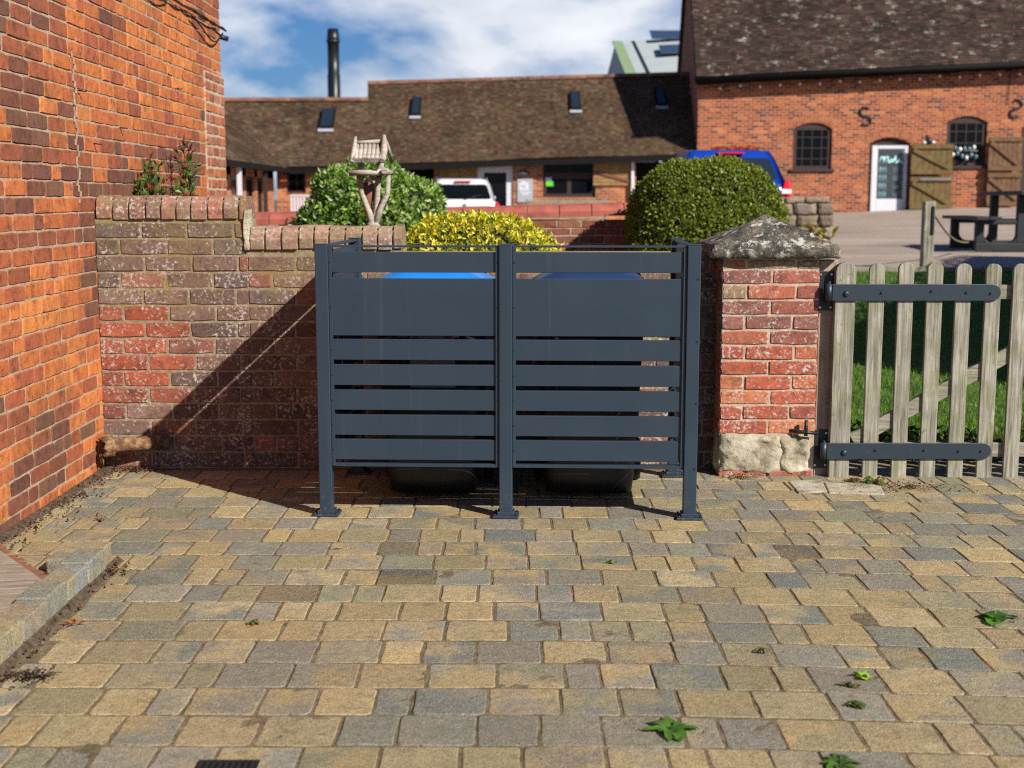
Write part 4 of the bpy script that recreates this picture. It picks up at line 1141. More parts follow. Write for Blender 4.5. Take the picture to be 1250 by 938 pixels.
        if rail:
            M = MB(); M.tube([(sgn * hw * .68, .55, h - .02), (sgn * hw * .69, .65, h + .03), (sgn * hw * .69, 1.9, h + .03), (sgn * hw * .69, 2.05, h - .03)], .014, 6); M.build('roof_rail', 'chrome', t, world=False)
        M = MB(); M.box(min(sgn * hw, sgn * (hw + .16)), max(sgn * hw, sgn * (hw + .16)), 2.55, 2.65, belt, belt + .14); M.build('mirror', paint, t, bevel=.03, world=False)
    M = MB(); M.box(-hw * .86, hw * .86, -.05, .04, .30, .56); M.build('bumper', paint, t, bevel=.03, world=False)
    M = MB(); M.box(-.20, .20, .37, .52, h - .075, h - .045); M.build('brake_light', 'lamp_red', t, bevel=.008, world=False)
    M = MB(); M.box(-hw * .62, hw * .62, -.012, .02, belt - .38, belt - .14); M.build('tailgate_trim', 'car_trim' if not bigtail else paint, t, bevel=.02, world=False)
    M = MB(); M.tube([(.0, .10, belt + .05), (.25, .16, belt + .12), (.42, .20, belt + .16)], .008, 5); M.build('wiper', 'car_trim', t, world=False)
    if rail:
        M = MB(); M.lathe([(.045, -.02), (.05, -.012), (.03, -.026)], (0, 0, belt - .09), 12, axis='y'); M.build('badge', 'chrome', t, world=False)
    return t
wx = P(567, 250, 32).x
car('white_car', 'white hatchback seen from behind parked before the shop door', (wx, 32, H(wx, 33) - .07), math.radians(7), 'car_white', w=1.76, L=4.1, h=1.50, belt=.95, rail=True)
bx = P(896, 250, 19.5).x
car('blue_car', 'bright blue hatchback with red tail lamps behind the clipped hedge', (bx, 19.5, H(bx, 20)), 0.0, 'car_blue', w=1.74, L=3.9, h=1.46, belt=.95, bigtail=True)

# ------------------------------------------------------------------ far buildings
def facade(M, Y, x0, x1_, zlo, zhi, holes, th=.22, m=0, face=-1):
    """wall in plane Y with rectangular holes (xa,xb,za,zb); zlo/zhi are functions of x"""
    xs_ = sorted(set([x0, x1_] + [h[0] for h in holes] + [h[1] for h in holes] + [x0 + (x1_ - x0) * k / 8 for k in range(1, 8)]))
    for xa, xb in zip(xs_, xs_[1:]):
        mid = (xa + xb) / 2; hs = sorted([h for h in holes if h[0] - 1e-6 <= mid <= h[1] + 1e-6], key=lambda h: h[2])
        cur = (zlo(xa), zlo(xb))
        for h in hs + [None]:
            top = (h[2], h[2]) if h else (zhi(xa), zhi(xb))
            if min(top) > max(cur) - .001:
                M.prism([(xa, Y, cur[0]), (xb, Y, cur[1]), (xb, Y, top[1]), (xa, Y, top[0])], (0, th, 0), m)
            if h: cur = (h[3], h[3])
def arch_fill(M, Y, xa, xb, zs_, zt_, th=.22, m=0, n=12):
    # brick between arc and rectangular hole top
    for i in range(n):
        fa, fb = i / n, (i + 1) / n; za_ = zs_ + (zt_ - zs_) * (1 - (2 * fa - 1) ** 2); zb_ = zs_ + (zt_ - zs_) * (1 - (2 * fb - 1) ** 2)
        x0_, x1_ = lerp(xa, xb, fa), lerp(xa, xb, fb); top = zt_ + .002
        M.prism([(x0_, Y + .001, za_), (x1_, Y + .001, zb_), (x1_, Y + .001, top), (x0_, Y + .001, top)], (0, th - .002, 0), m)
def roof_slope(M, E0, E1, R0, R1, nc, nx, pal, lift=.025, sag=.04, m=0):
    E0, E1, R0, R1 = map(Vector, (E0, E1, R0, R1)); nrm = (E1 - E0).cross(R0 - E0).normalized()
    if nrm.z < 0: nrm = -nrm
    for j in range(nc):
        f0, f1 = j / nc, (j + 1) / nc
        off = R(0, .5)
        for i in range(nx):
            g0, g1 = i / nx, (i + 1) / nx
            def pt(g, f, l):
                p = E0.lerp(E1, g).lerp(R0.lerp(R1, g), f); return p + nrm * (l + sag * mnoise.noise(p * .5)) 
            l0 = lift * R(.8, 1.3); a, b, c_, d = pt(g0, f0, l0), pt(g1, f0, l0), pt(g1, f1 + .25 / nc, 0), pt(g0, f1 + .25 / nc, 0)
            a2, b2_ = pt(g0, f0, -.01), pt(g1, f0, -.01); c = pal()
            M.add([a, b, c_, d, a2, b2_], [(0, 1, 2, 3), (4, 5, 1, 0)], m, c)
def slab(M, E0, E1, R0, R1, th=.12, m=0):
    E0, E1, R0, R1 = map(Vector, (E0, E1, R0, R1)); nrm = (E1 - E0).cross(R0 - E0).normalized()
    if nrm.z < 0: nrm = -nrm
    M.prism([p - nrm * .03 for p in (E0, E1, R1, R0)], -nrm * th, m)
tp_mid = lambda: mul(random.choice([(.088, .050, .032), (.108, .060, .037), (.066, .042, .029), (.125, .078, .05), (.092, .060, .036)]), R(.75, 1.2))
tp_barn = lambda: mul(random.choice([(.050, .031, .026), (.065, .040, .032), (.042, .030, .026), (.078, .049, .039)]), R(.75, 1.2))
# --- middle range
MY = 37.5; EYv = 37.15
t = thing('shop_building', 'long low brick shop range with mossy tiled roof', 'building', (0, MY, .4))
E0 = P(345, 205, EYv); Em = P(448, 201.5, EYv); E1 = P(858, 187, EYv)
Rl0 = P(262, 124, 40.0); Rl1 = P(450, 123.5, 40.0); Rr0 = P(449, 103.5, 41.0); Rr1 = P(858, 91.5, 41.0)
zt_f = lambda x: lerp(Em.z, E1.z, (x - Em.x) / (E1.x - Em.x)) - .02
xf = lambda px: P(px, 225, MY).x; zf = lambda py: ZY(py, MY)
holes = [(xf(350), xf(373), zf(236), zf(207)), (xf(583), xf(626), .38, zf(202)), (xf(663), xf(727), zf(241), zf(199)), (xf(776), xf(845), .38, zf(193)), (xf(420), xf(470), zf(240), zf(205)), (xf(500), xf(530), .38, zf(204))]
M = MB(); facade(M, MY, xf(338), 5.6, lambda x: .2, zt_f, holes); M.box(xf(338), 5.6, MY + 3.2, MY + 3.4, .2, 2.3); M.build('wall', 'mid_brick', t)
M = MB(); M.box(xf(338), 5.6, MY + .9, MY + .95, .2, 2.4); M.box(xf(338), 5.6, MY + .24, MY + 3, .2, .36); M.build('interior', 'inside_dark', t)
M = MB(); roof_slope(M, E0 + Vector((-2.6, 0, 0)), Em, Rl0 + Vector((-2, 0, 0)), Rl1, 26, 48, tp_mid); roof_slope(M, Em, E1, Rr0, Rr1, 36, 90, tp_mid)
slab(M, E0 + Vector((-2.6, 0, 0)), Em, Rl0 + Vector((-2, 0, 0)), Rl1, m=1); slab(M, Em, E1, Rr0, Rr1, m=1)
bk = Vector((0, 6.5, 0)); M.add([Rl0 + Vector((-2, 0, 0)), Rl1, Em + bk, E0 + bk + Vector((-2.6, 0, 0))], [(0, 1, 2, 3)], 0, (.13, .08, .05)); M.add([Rr0, Rr1, E1 + bk * 1.15, Em + bk * 1.15], [(0, 1, 2, 3)], 0, (.13, .08, .05))
M.add([Rr0 + Vector((.005, 0, 0)), Em + bk * 1.15, Em + Vector((.005, 0, -.1))], [(0, 1, 2)], 1)
M.build('roof', ['mid_roof', 'fascia_black'], t)
def ridge(M, a, b, r_=.11, step=.32, m=0):
    a, b = Vector(a), Vector(b); L = (b - a).length; n = max(1, int(L / step)); d = (b - a) / n; sd = Vector((0, 1, 0)) if abs(d.x) > abs(d.y) else Vector((1, 0, 0))
    for i in range(n):
        p = a + d * i; q = p + d * .97; pr = [p + sd * math.cos(PI * k / 6) * r_ + Vector((0, 0, math.sin(PI * k / 6) * r_ - .03 + R(-.004, .004) * 0)) for k in range(7)]
        M.prism(pr, q - p, m)
M = MB(); ridge(M, Rl0 + Vector((-2, 0, .03)), Rl1 + Vector((0, 0, .03))); M.build('ridge_tiles', 'ridge_tile', t); M = MB(); ridge(M, Rr0 + Vector((0, 0, .03)), Rr1 + Vector((0, 0, .03))); M.build('ridge_tiles', 'ridge_tile', t)
M = MB(); M.bar(E0 + Vector((0, -.03, -.10)), Em + Vector((0, -.03, -.10)), .05, .16); M.bar(Em + Vector((.01, -.03, -.10)), E1 + Vector((0, -.03, -.10)), .05, .16); M.build('gutter', 'fascia_black', t)
def skylight(px, py, w, h_, par, E_, R_):
    # centre on the roof plane through a pixel column; plane from eave to ridge
    E_, R_ = Vector(E_), Vector(R_); sl_ = (R_.z - E_.z) / (R_.y - E_.y)
    u = (469 - py) / F; dy, dz = CS + u * SN, -SN + u * CS
    ez = lerp(Em.z, E1.z, ((px - 625) / F * 38 - Em.x) / (E1.x - Em.x)) if E_ is not None else 0
    tt = (ez - EYE - sl_ * E_.y) / (dz - sl_ * dy); p = Vector(((px - 625) / F * tt, dy * tt, EYE + dz * tt))
    s_ = Vector((0, 1, sl_)).normalized(); x_ = Vector((1, 0, 0)); n_ = x_.cross(s_)
    hw_, hl = w / F * 38.5 / 2, h_ / F * 38.5 / 2 * 1.9
    M = MB(); M.prism([p + x_ * sx * hw_ + s_ * sy * hl + n_ * .0 for sx, sy in ((-1, -1), (1, -1), (1, 1), (-1, 1))], n_ * .12); o = M.build('skylight', 'fascia_black', par, bevel=.01)
    M = MB(); k = .05; M.prism([p + x_ * sx * (hw_ - k) + s_ * sy * (hl - k) + n_ * .1201 for sx, sy in ((-1, -1), (1, -1), (1, 1), (-1, 1))], n_ * .008); M.build('pane', 'sky_glass', o)
    M = MB(); q = p - s_ * (hl + .08); M.prism([q + x_ * sx * (hw_ + .02) + s_ * sy * .07 + n_ * .05 for sx, sy in ((-1, -1), (1, -1), (1, 1), (-1, 1))], n_ * .02); M.build('lead_flashing', 'sign_grey', o)
skylight(400, 148, 17, 22, t, E0, Rl1); skylight(508, 133, 12, 23, t, Em, Rr0); skylight(702, 126, 13, 23, t, E1, Rr1); skylight(806, 122, 13, 21, t, E1, Rr1)
def frame_win(par, Y, xa, xb, za, zb_, nx, nz, fm='frame_brown', fw=.06, name='window', glass='dark_glass', bw=.03, dep=.06):
    M = MB(); M.box(xa, xa + fw, Y, Y + dep, za, zb_); M.box(xb - fw, xb, Y, Y + dep, za, zb_); M.box(xa + fw, xb - fw, Y, Y + dep, za, za + fw); M.box(xa + fw, xb - fw, Y, Y + dep, zb_ - fw, zb_)
    for i in range(1, nx): x = lerp(xa, xb, i / nx); M.box(x - bw / 2, x + bw / 2, Y + .01, Y + dep - .01, za + fw, zb_ - fw)
    for i in range(1, nz): z = lerp(za, zb_, i / nz); M.box(xa + fw, xb - fw, Y + .006, Y + dep - .006, z - bw / 2, z + bw / 2)
    o = M.build(name, fm, par)
    M = MB(); M.box(xa + fw * .5, xb - fw * .5, Y + dep * .45, Y + dep * .55, za + fw * .5, zb_ - fw * .5); M.build('pane', glass, o); return o
frame_win(t, MY + .08, xf(663), xf(727), zf(241), zf(214), 2, 1, fw=.10, bw=.12); frame_win(t, MY + .08, xf(663), xf(727), zf(214) + .004, zf(199), 2, 1, fw=.06)
frame_win(t, MY + .08, xf(350), xf(373), zf(236), zf(207), 2, 2, fw=.07)
frame_win(t, MY + .05, xf(583), xf(626), .42, zf(203), 1, 1, 'white_paint', fw=.18, name='door')
def planked(par, xa, xb, za, zb_, Y, name='shutter', mat='shutter_wood', horiz=True, n=7, brace=True, th=.04):
    M = MB()
    for i in range(n):
        if horiz: z0 = lerp(za, zb_, i / n); z1 = lerp(za, zb_, (i + 1) / n); M.box(xa, xb, Y - R(0, .008), Y + th, z0 + .006, z1 - .003)
        else: x0_ = lerp(xa, xb, i / n); x1_ = lerp(xa, xb, (i + 1) / n); M.box(x0_ + .004, x1_ - .004, Y - R(0, .006), Y + th, za, zb_)
    M.box(xa + .01, xb - .01, Y + .01, Y + th - .005, za + .01, zb_ - .01)
    o = M.build(name, mat, par, bevel=.004)
    return o
planked(t, xf(724), xf(769), zf(227), zf(197), MY - .06); planked(t, xf(536), xf(579), zf(223), zf(204), MY - .06)
for (xa, xb, za, zb_) in ((xf(726), xf(767), zf(210), zf(221)),):
    M = MB(); M.bar((xa, MY - .085, za), (xb, MY - .085, zb_), .03, .07); M.build('shutter_brace', 'rusty_wood', t)
M = MB(); M.box(xf(770), xf(773.5), MY - .15, MY - .02, .38, zf(193)); M.build('post', 'white_paint', t)
M = MB(); M.box(xf(811), xf(814), MY - .15, MY - .02, .38, zf(193)); M.build('post', 'fascia_black', t)
# low bench in front of shop window
t2 = thing('garden_bench', 'grey slatted garden bench under the dark shop window', 'bench', (xf(690), 36.3, .42))
bxa, bxb = P(642, 245, 36).x, P(743, 245, 36).x
for (z0, z1, y0) in ((1.24, 1.31, 36.5), (.78, .83, 36.2)):
    M = MB(); M.box(bxa, bxb, y0, y0 + .05 if z0 > 1 else y0 + .35, z0, z1); M.build('top_rail' if z0 > 1 else 'seat', 'weathered_wood_x', t2, bevel=.01)
M = MB()
for k in range(24): x = lerp(bxa + .05, bxb - .05, k / 23); M.box(x - .02, x + .02, 36.505, 36.54, .9, 1.238)
M.box(bxa + .02, bxb - .02, 36.50, 36.545, .86, .90); M.build('back_slats', 'weathered_wood', t2)
for x in (bxa + .04, bxb - .04):
    for yy, zz in ((36.2, .777), (36.556, 1.28 + .06)):
        M = MB(); M.box(x - .035, x + .035, yy, yy + .06, H(x, 36.3) - .01, zz); M.build('leg', 'weathered_wood', t2)
# signs
t2 = thing('wall_sign', 'grey sign with white house emblem on the shop pier', 'sign', (xf(640), MY, 1.5))
sx0, sx1, sz0, sz1 = xf(631.5), xf(650.5), zf(247), zf(218.5)
M = MB(); M.box(sx0, sx1, MY - .035, MY - .002, sz0, sz1); M.build('board', 'sign_grey', t2)
cxs = xf(639.5); M = MB(); hws = .135; zb0 = zf(233); zb1 = zf(224.5)
M.prism([(cxs - hws, MY - .037, zb0), (cxs + hws, MY - .037, zb0), (cxs + hws, MY - .037, zb1), (cxs, MY - .037, zf(221)), (cxs - hws, MY - .037, zb1)], (0, -.004, 0)); M.build('house_emblem', 'white_paint', t2)
M = MB(); M.box(cxs + .01, cxs + .035, MY - .0445, MY - .0412, zf(231), zf(226)); M.box(cxs - .07, cxs - .02, MY - .0445, MY - .0412, zf(228.4), zf(226)); M.build('emblem_detail', 'sign_grey', t2)
M = MB(); M.box(cxs - .10, cxs + .19, MY - .042, MY - .037, zf(236.4), zf(234.6)); M.box(cxs - .07, cxs + .12, MY - .042, MY - .037, zf(238.6), zf(237)); M.build('lettering', 'white_paint', t2)
t2 = thing('name_plate', 'small black plate with white marks above the grey sign', 'sign', (xf(638), MY, 2))
M = MB(); M.box(xf(632), xf(645), MY - .03, MY - .002, zf(214.3), zf(209)); M.build('plate', 'sign_black', t2)
M = MB(); M.box(xf(632.7), xf(636.3), MY - .036, MY - .031, zf(213.2), zf(211.6)); M.box(xf(637), xf(643.5), MY - .036, MY - .031, zf(213.2), zf(211.6)); M.box(xf(637), xf(639), MY - .036, MY - .031, zf(211.4), zf(210)); M.build('lettering', 'sign_teal', t2)
t2 = thing('window_notice', 'white and bright green notice stuck in dark shop window', 'notice', (xf(670), MY, 1.9))
M = MB(); M.box(xf(666), xf(673.5), MY + .05, MY + .06, zf(221.5), zf(217)); M.build('white_notice', 'white_paint', t2); M = MB(); M.box(xf(666.5), xf(675.5), MY + .045, MY + .055, zf(227.5), zf(222)); M.build('green_notice', 'green_sticker', t2)
t2 = thing('blue_crate', 'pale blue crate standing inside the shop window', 'crate', (xf(718), MY + .3, 1.4))
M = MB(); M.box(xf(712), xf(724), MY + .2, MY + .5, zf(239), zf(232)); M.build('crate_body', 'bottle_blue', t2, bevel=.02)

# --- left wing
WX = xf(345) - .25
t = thing('wing_building', 'short brick wing with tiled roof at left end of shops', 'building', (-6.6, 33, .4))
ezw = ZY(205, 37.2) - .05
M = MB(); yA, yB = 27.0, 37.45
# piers between openings along Y at X=-6.75
PX = -6.72
segs = [(27.0, 30.2), (31.2, 31.7), (33.0, 33.5), (34.6, 35.0), (35.9, 37.4)]
for a, b in segs: M.box(PX - .22, PX, a, b, .1, ezw)
M.box(PX - .22, PX, 27.0, 37.4, ezw - .25, ezw + .02)
M.box(PX - 5, PX - .23, 27.0, 27.2, .1, ezw); M.build('wall', 'mid_brick', t)
M = MB(); M.box(PX - 1.0, PX - .95, 27.2, 37.4, .1, ezw); M.build('interior', 'inside_dark', t)
for a, b, mt in ((31.74, 32.96, 'sky_glass'), (33.54, 34.56, 'dark_glass'), (30.24, 31.16, 'sky_glass'), (35.04, 35.86, 'dark_glass')):
    M = MB(); x0_ = PX - .12; fw = .09
    M.box(x0_, x0_ + .07, a, a + fw, .4, ezw - .252); M.box(x0_, x0_ + .07, b - fw, b, .4, ezw - .252); M.box(x0_, x0_ + .07, a + fw, b - fw, ezw - .34, ezw - .252)
    M.box(x0_, x0_ + .07, a + fw, b - fw, .4, .5); M.box(x0_ + .01, x0_ + .06, a + fw, b - fw, 1.3, 1.35); o = M.build('door', 'bottle_blue' if mt == 'sky_glass' else 'frame_brown', t)
    M = MB(); M.box(x0_ + .02, x0_ + .03, a + fw, b - fw, .5, ezw - .34); M.build('pane', mt, o)
for y_ in (30.7, 33.9):
    M = MB(); M.box(PX + .35, PX + .45, y_, y_ + .1, .38, ezw - .02); M.build('post', 'white_paint' if y_ < 32 else 'frame_brown', t)
for k in range(12):
    y_ = 28.5 + k * .7; M = MB(); M.box(PX - .05, PX + .47, y_, y_ + .07, ezw - .06, ezw + .0); M.build('rafter_end', 'shutter_wood', t)
M = MB(); WE0 = Vector((PX + .48, 27, ezw + .03)); WE1 = Vector((PX + .48, 38.6, ezw + .03)); rz = Rl0.z
WR0 = Vector((PX + .48 - 2.85, 27, rz)); WR1 = Vector((PX + .48 - 2.85, 40, rz))
roof_slope(M, WE0, WE1 , WR0, WR1, 26, 60, tp_mid); slab(M, WE0, WE1, WR0, WR1, m=1)
M.add([WR0, WR1, Vector((PX - 5.3, 40, ezw)), Vector((PX - 5.3, 27, ezw))], [(0, 1, 2, 3)], 0, (.13, .08, .05)); M.build('roof', ['mid_roof', 'fascia_black'], t)
M = MB(); M.bar(WE0 + Vector((.03, 0, -.06)), Vector((WE1.x + .03, 37.1, WE1.z - .06)), .05, .14); M.build('gutter', 'fascia_black', t)
t2 = thing('white_bench', 'pale slatted bench beneath the window at wing corner', 'bench', (xf(362), 36.6, .4))
M = MB(); xa_, xb_ = P(355, 245, 36.6).x, P(378, 245, 36.6).x
for k in range(7): x = lerp(xa_, xb_, k / 6); M.box(x - .025, x + .025, 36.72, 36.75, .62, ZY(240, 36.7))
M.box(xa_ - .03, xb_ + .03, 36.70, 36.77, ZY(240, 36.7), ZY(238, 36.7)); M.build('backrest', 'white_paint', t2)
M = MB(); M.box(xa_ - .03, xb_ + .03, 36.3, 36.69, .78, .82); M.build('seat', 'white_paint', t2)
for x in (xa_, xb_):
    for yy in (36.3, 36.63): M = MB(); M.box(x - .025, x + .025, yy, yy + .05, .36, .779); M.build('leg', 'white_paint', t2)
# flue
t2 = thing('flue_pipe', 'tall black metal flue rising behind the tiled roof', 'chimney flue', (P(409, 125, 42).x, 42, 3))
fx = P(408, 122, 42).x; zf0, zf1 = 2.5, ZY(35.5, 42)
M = MB(); M.lathe([(.20, zf0), (.20, 5.2), (.185, 5.21), (.185, zf1 - .35), (.20, zf1 - .34), (.20, zf1 - .30), (.165, zf1)], (fx, 42, 0), 24); M.build('stack', 'flue_black', t2)
M = MB(); M.lathe([(.205, zf1 - .42), (.215, zf1 - .41), (.215, zf1 - .36), (.205, zf1 - .35)], (fx, 42, 0), 24); M.build('band', 'black_iron', t2)

# --- modern metal roofed building far behind
t = thing('metal_shed', 'distant building with white ribbed metal roof and solar panels', 'building', (8, 60, 1))
a0, a1, b0, b1 = P(752, 51.5, 66), P(960, 40, 66), P(770.5, 96, 58), P(985, 92, 58)
S0, S1 = b0.lerp(a0, -1.2), b1.lerp(a1, -1.2)
M = MB(); nn = (S1 - S0).cross(a0 - S0).normalized(); nn = nn if nn.z > 0 else -nn
M.prism([S0, S1, a1, a0], -nn * .15); M.build('roof', 'metal_roof', t)
M = MB(); q = (S1 - S0).normalized()
for k in range(1, 22):
    o_ = q * (k * .58 + .25); M.bar(S0 + o_ + nn * .03, a0 + o_ + nn * .03, .15, .12, up=nn)
M.build('roof_ribs', 'slate_plastic', t)
M = MB(); M.bar(S0 + q * .05 + nn * .03, a0 + q * .05 + nn * .03, .5, .06, up=nn); M.build('verge_trim', 'door_edge_green', t)
M = MB(); M.prism([S0 + Vector((-.02, 0, 0)), a0 + Vector((-.02, 0, 0)), Vector((a0.x - 1.0, a0.y + 8, S0.z)), Vector((a0.x - 1.0, a0.y + 8, -0)), Vector((S0.x, S0.y, 0))], (.15, 0, 0)); M.build('gable_wall', 'metal_wall', t)
M = MB(); M.prism([Vector((S0.x + .3, S0.y + .4, 0)), Vector((S1.x, S1.y + .4, 0)), Vector((S1.x, S1.y + .4, S1.z)), Vector((S0.x + .3, S0.y + .4, S0.z))], (0, .2, 0)); M.build('front_wall', 'metal_wall', t)
def on_roof(px, py):
    u = (469 - py) / F; d = Vector(((px - 625) / F, CS + u * SN, -SN + u * CS)); o_ = Vector((0, 0, EYE)); tt = (S0 - o_).dot(nn) / d.dot(nn); return o_ + d * tt
for (c4) in (((792, 47.5), (845, 47.5), (848, 57), (795, 57)), ((803, 66), (850, 64), (853, 75), (806, 75))):
    M = MB(); pp = [on_roof(*c_) + nn * .35 for c_ in c4][::-1]; M.prism(pp, nn * .06); M.build('solar_panel', 'solar_panel', t)

# --- barn
BYY = 37.0; BX0 = P(853, 95, BYY).x; BX1 = 16.5
ez = lambda x: lerp(ZY(97, BYY), ZY(78, BYY), (x - BX0) / (P(1250, 78, BYY).x - BX0))
t = thing('brick_barn', 'large red brick barn with lichen speckled tiled roof', 'building', (BX0, BYY, .9))
xb_ = lambda px: P(px, 180, BYY).x; zb_f = lambda py: ZY(py, BYY)
W1 = (xb_(968), xb_(1015.5), zb_f(208), zb_f(150)); D1 = (xb_(1062), xb_(1111), zb_f(262.5), zb_f(168)); W2 = (xb_(1155), xb_(1204), zb_f(204), zb_f(142)); D2 = (xb_(1247), xb_(1300), zb_f(258), zb_f(155))
W0 = (xb_(872), xb_(922), zb_f(212), zb_f(185))
M = MB(); facade(M, BYY, BX0, BX1, lambda x: .3, lambda x: ez(x) - .02, [W1, D1, W2, D2], th=.3)
for h_ in (W1, D1, W2): arch_fill(M, BYY, h_[0], h_[1], h_[3] - .16, h_[3], .3)
hg = 4.6; gx = lambda d: BX0 + .065 * d
M.prism([(gx(.3), BYY + .301, .3), (gx(9.2), BYY + 9.2, .3), (gx(9.2), BYY + 9.2, ez(BX0) - .05), (gx(4.6), BYY + 4.6, ez(BX0) + hg - .12), (gx(.3), BYY + .301, ez(BX0) + .15)], (.3, 0, 0))
M.build('wall', 'barn_brick', t)
M = MB(); M.box(BX0 + .31, BX1, BYY + 1.2, BYY + 1.25, .3, 4.4); M.build('interior', 'inside_dark', t)
s = NT('arch_brick'); s.bump(s.noise(20), .5, .01); s.fin(s.ramp(s.noise(7, 3), [(.35, (.22, .07, .035)), (.6, (.40, .15, .07))]), .9)
for h_ in (W1, D1, W2):
    M = MB(); n = 16; xa_, xb2 = h_[0] - .05, h_[1] + .05
    for i in range(n):
        fa, fb = i / n, (i + 1) / n; f_ = lambda f: (lerp(xa_, xb2, f), h_[3] - .15 + .16 * (1 - (2 * f - 1) ** 2))
        (xA, zA), (xB, zB) = f_(fa + .06 / n), f_(fb - .06 / n); tl = .22; cxm = (xa_ + xb2) / 2
        M.prism([(xA, BYY - .006, zA), (xB, BYY - .006, zB), (xB + (xB - cxm) * .13, BYY - .006, zB + tl), (xA + (xA - cxm) * .13, BYY - .006, zA + tl)], (0, .0055, 0))
    M.build('arch', 'arch_brick', t)
RE0 = Vector((BX0 - .12, BYY - .38, ez(BX0) + .02)); RE1 = Vector((BX1, BYY - .38, ez(BX1) + .02)); RR0 = Vector((BX0 - .12 + .3, BYY + 4.6, ez(BX0) + 4.98)); RR1 = Vector((BX1, BYY + 4.6, ez(BX1) + 4.98))
M = MB(); roof_slope(M, RE0, RE1, RR0, RR1, 62, 70, tp_barn, lift=.03); slab(M, RE0, RE1, RR0, RR1, m=1)
M.add([RR0, RR1, RE1 + Vector((0, 10, 0)), RE0 + Vector((.65, 10, 0))], [(0, 1, 2, 3)], 0, (.08, .05, .04)); M.build('roof', ['barn_roof', 'fascia_black'], t)
M = MB(); M.prism([RE0 + Vector((-.02, 0, -.02)), RR0 + Vector((-.02, 0, -.02)), RR0 + Vector((-.02, 0, -.24)), RE0 + Vector((-.02, 0, -.24))], (.05, 0, 0)); M.build('verge_board', 'frame_brown', t)
M = MB(); M.tube([RE0 + Vector((-.05, -.06, -.07)), RE1 + Vector((0, -.06, -.07))], .075, 10); M.bar(RE0 + Vector((0, .06, -.10)), RE1 + Vector((0, .06, -.10)), .03, .2); M.build('gutter', 'fascia_black', t)
M = MB(); M.tube([(xb_(1228), BYY - .03, ez(11) - .1), (xb_(1227), BYY - .03, zb_f(128))], .010, 6); M.build('downpipe', 'fascia_black', t)
for h_ in (W1, W2):
    frame_win(t, BYY + .06, h_[0] + .01, h_[1] - .01, h_[2] + .02, h_[3] - .10, 4, 4, fw=.10, bw=.024)
    M = MB(); M.prism([(h_[0] + .01, BYY + .055, h_[3] - .17), (h_[1] - .01, BYY + .055, h_[3] - .17), (h_[1] - .01, BYY + .055, h_[3] - .10), ((h_[0] + h_[1]) / 2, BYY + .055, h_[3] + .0), (h_[0] + .01, BYY + .055, h_[3] - .10)], (0, .07, 0)); M.build('window_head', 'frame_brown', t)
    M = MB(); M.box(h_[0] - .08, h_[1] + .08, BYY - .07, BYY + .05, h_[2] - .05, h_[2] + .03); M.build('sill', 'frame_brown', t, bevel=.01)
M = MB(); M.box(D1[0] + .0, D1[0] + .07, BYY + .12, BYY + .22, D1[2], D1[3] - .14); M.box(D1[1] - .07, D1[1], BYY + .12, BYY + .22, D1[2], D1[3] - .14)
M.prism([(D1[0] + .07, BYY + .12, D1[3] - .30), (D1[1] - .07, BYY + .12, D1[3] - .30), (D1[1] - .07, BYY + .12, D1[3] - .08), ((D1[0] + D1[1]) / 2, BYY + .12, D1[3] - .0), (D1[0] + .07, BYY + .12, D1[3] - .08)], (0, .1, 0)); M.build('door_frame', 'frame_brown', t)
M = MB(); M.box(D1[0] - .05, D1[1] + .1, BYY - .25, BYY + .3, .7, D1[2] - .004); M.build('doorstep', 'pale_stone', t)
def stable_leaf(xa, xb, za, zb_, Y, mat='door_wood'):
    o = planked(t, xa, xb, za, zb_, Y, 'stable_door', mat, False, 7)
    M = MB(); hb = .13
    M.box(xa, xb, Y - .05, Y - .012, za + .01, za + hb); M.box(xa, xb, Y - .05, Y - .012, zb_ - hb, zb_ - .01)
    M.bar((xa + .05, Y - .033, zb_ - hb - .03), (xb - .08, Y - .033, za + hb + .04), .035, .11); M.build('ledge', mat, o, bevel=.004); return o
sx0, sx1 = P(1112, 200, 36.7).x, P(1163, 200, 36.7).x
zS = lambda py: ZY(py, 36.7)
stable_leaf(sx0, sx1, zS(256), zS(216), 36.7); stable_leaf(sx0, sx1 - .0, zS(213.5), zS(176), 36.7)
M = MB(); M.box(sx0 + .25, sx1 - .03, 36.63, 36.665, zS(220), zS(218)); M.build('bolt', 'chrome', t)
sx2, sx3 = P(1206, 200, 36.8).x, P(1247, 200, 36.8).x; zS = lambda py: ZY(py, 36.8)
wood('door_wood_red', (.07, .035, .022), (.16, .08, .048), (.21, .11, .068), 'z')
stable_leaf(sx2, sx3, zS(252), zS(211), 36.8, 'door_wood_red'); stable_leaf(sx2, sx3, zS(209), zS(167), 36.8, 'door_wood_red')
M = MB(); M.box(D2[0], D2[0] + .12, BYY - .02, BYY + .1, D2[2], D2[3]); M.box(D2[0] + .12, D2[1], BYY + .05, BYY + .1, D2[2], D2[3]); M.build('doorway', 'frame_brown', t)
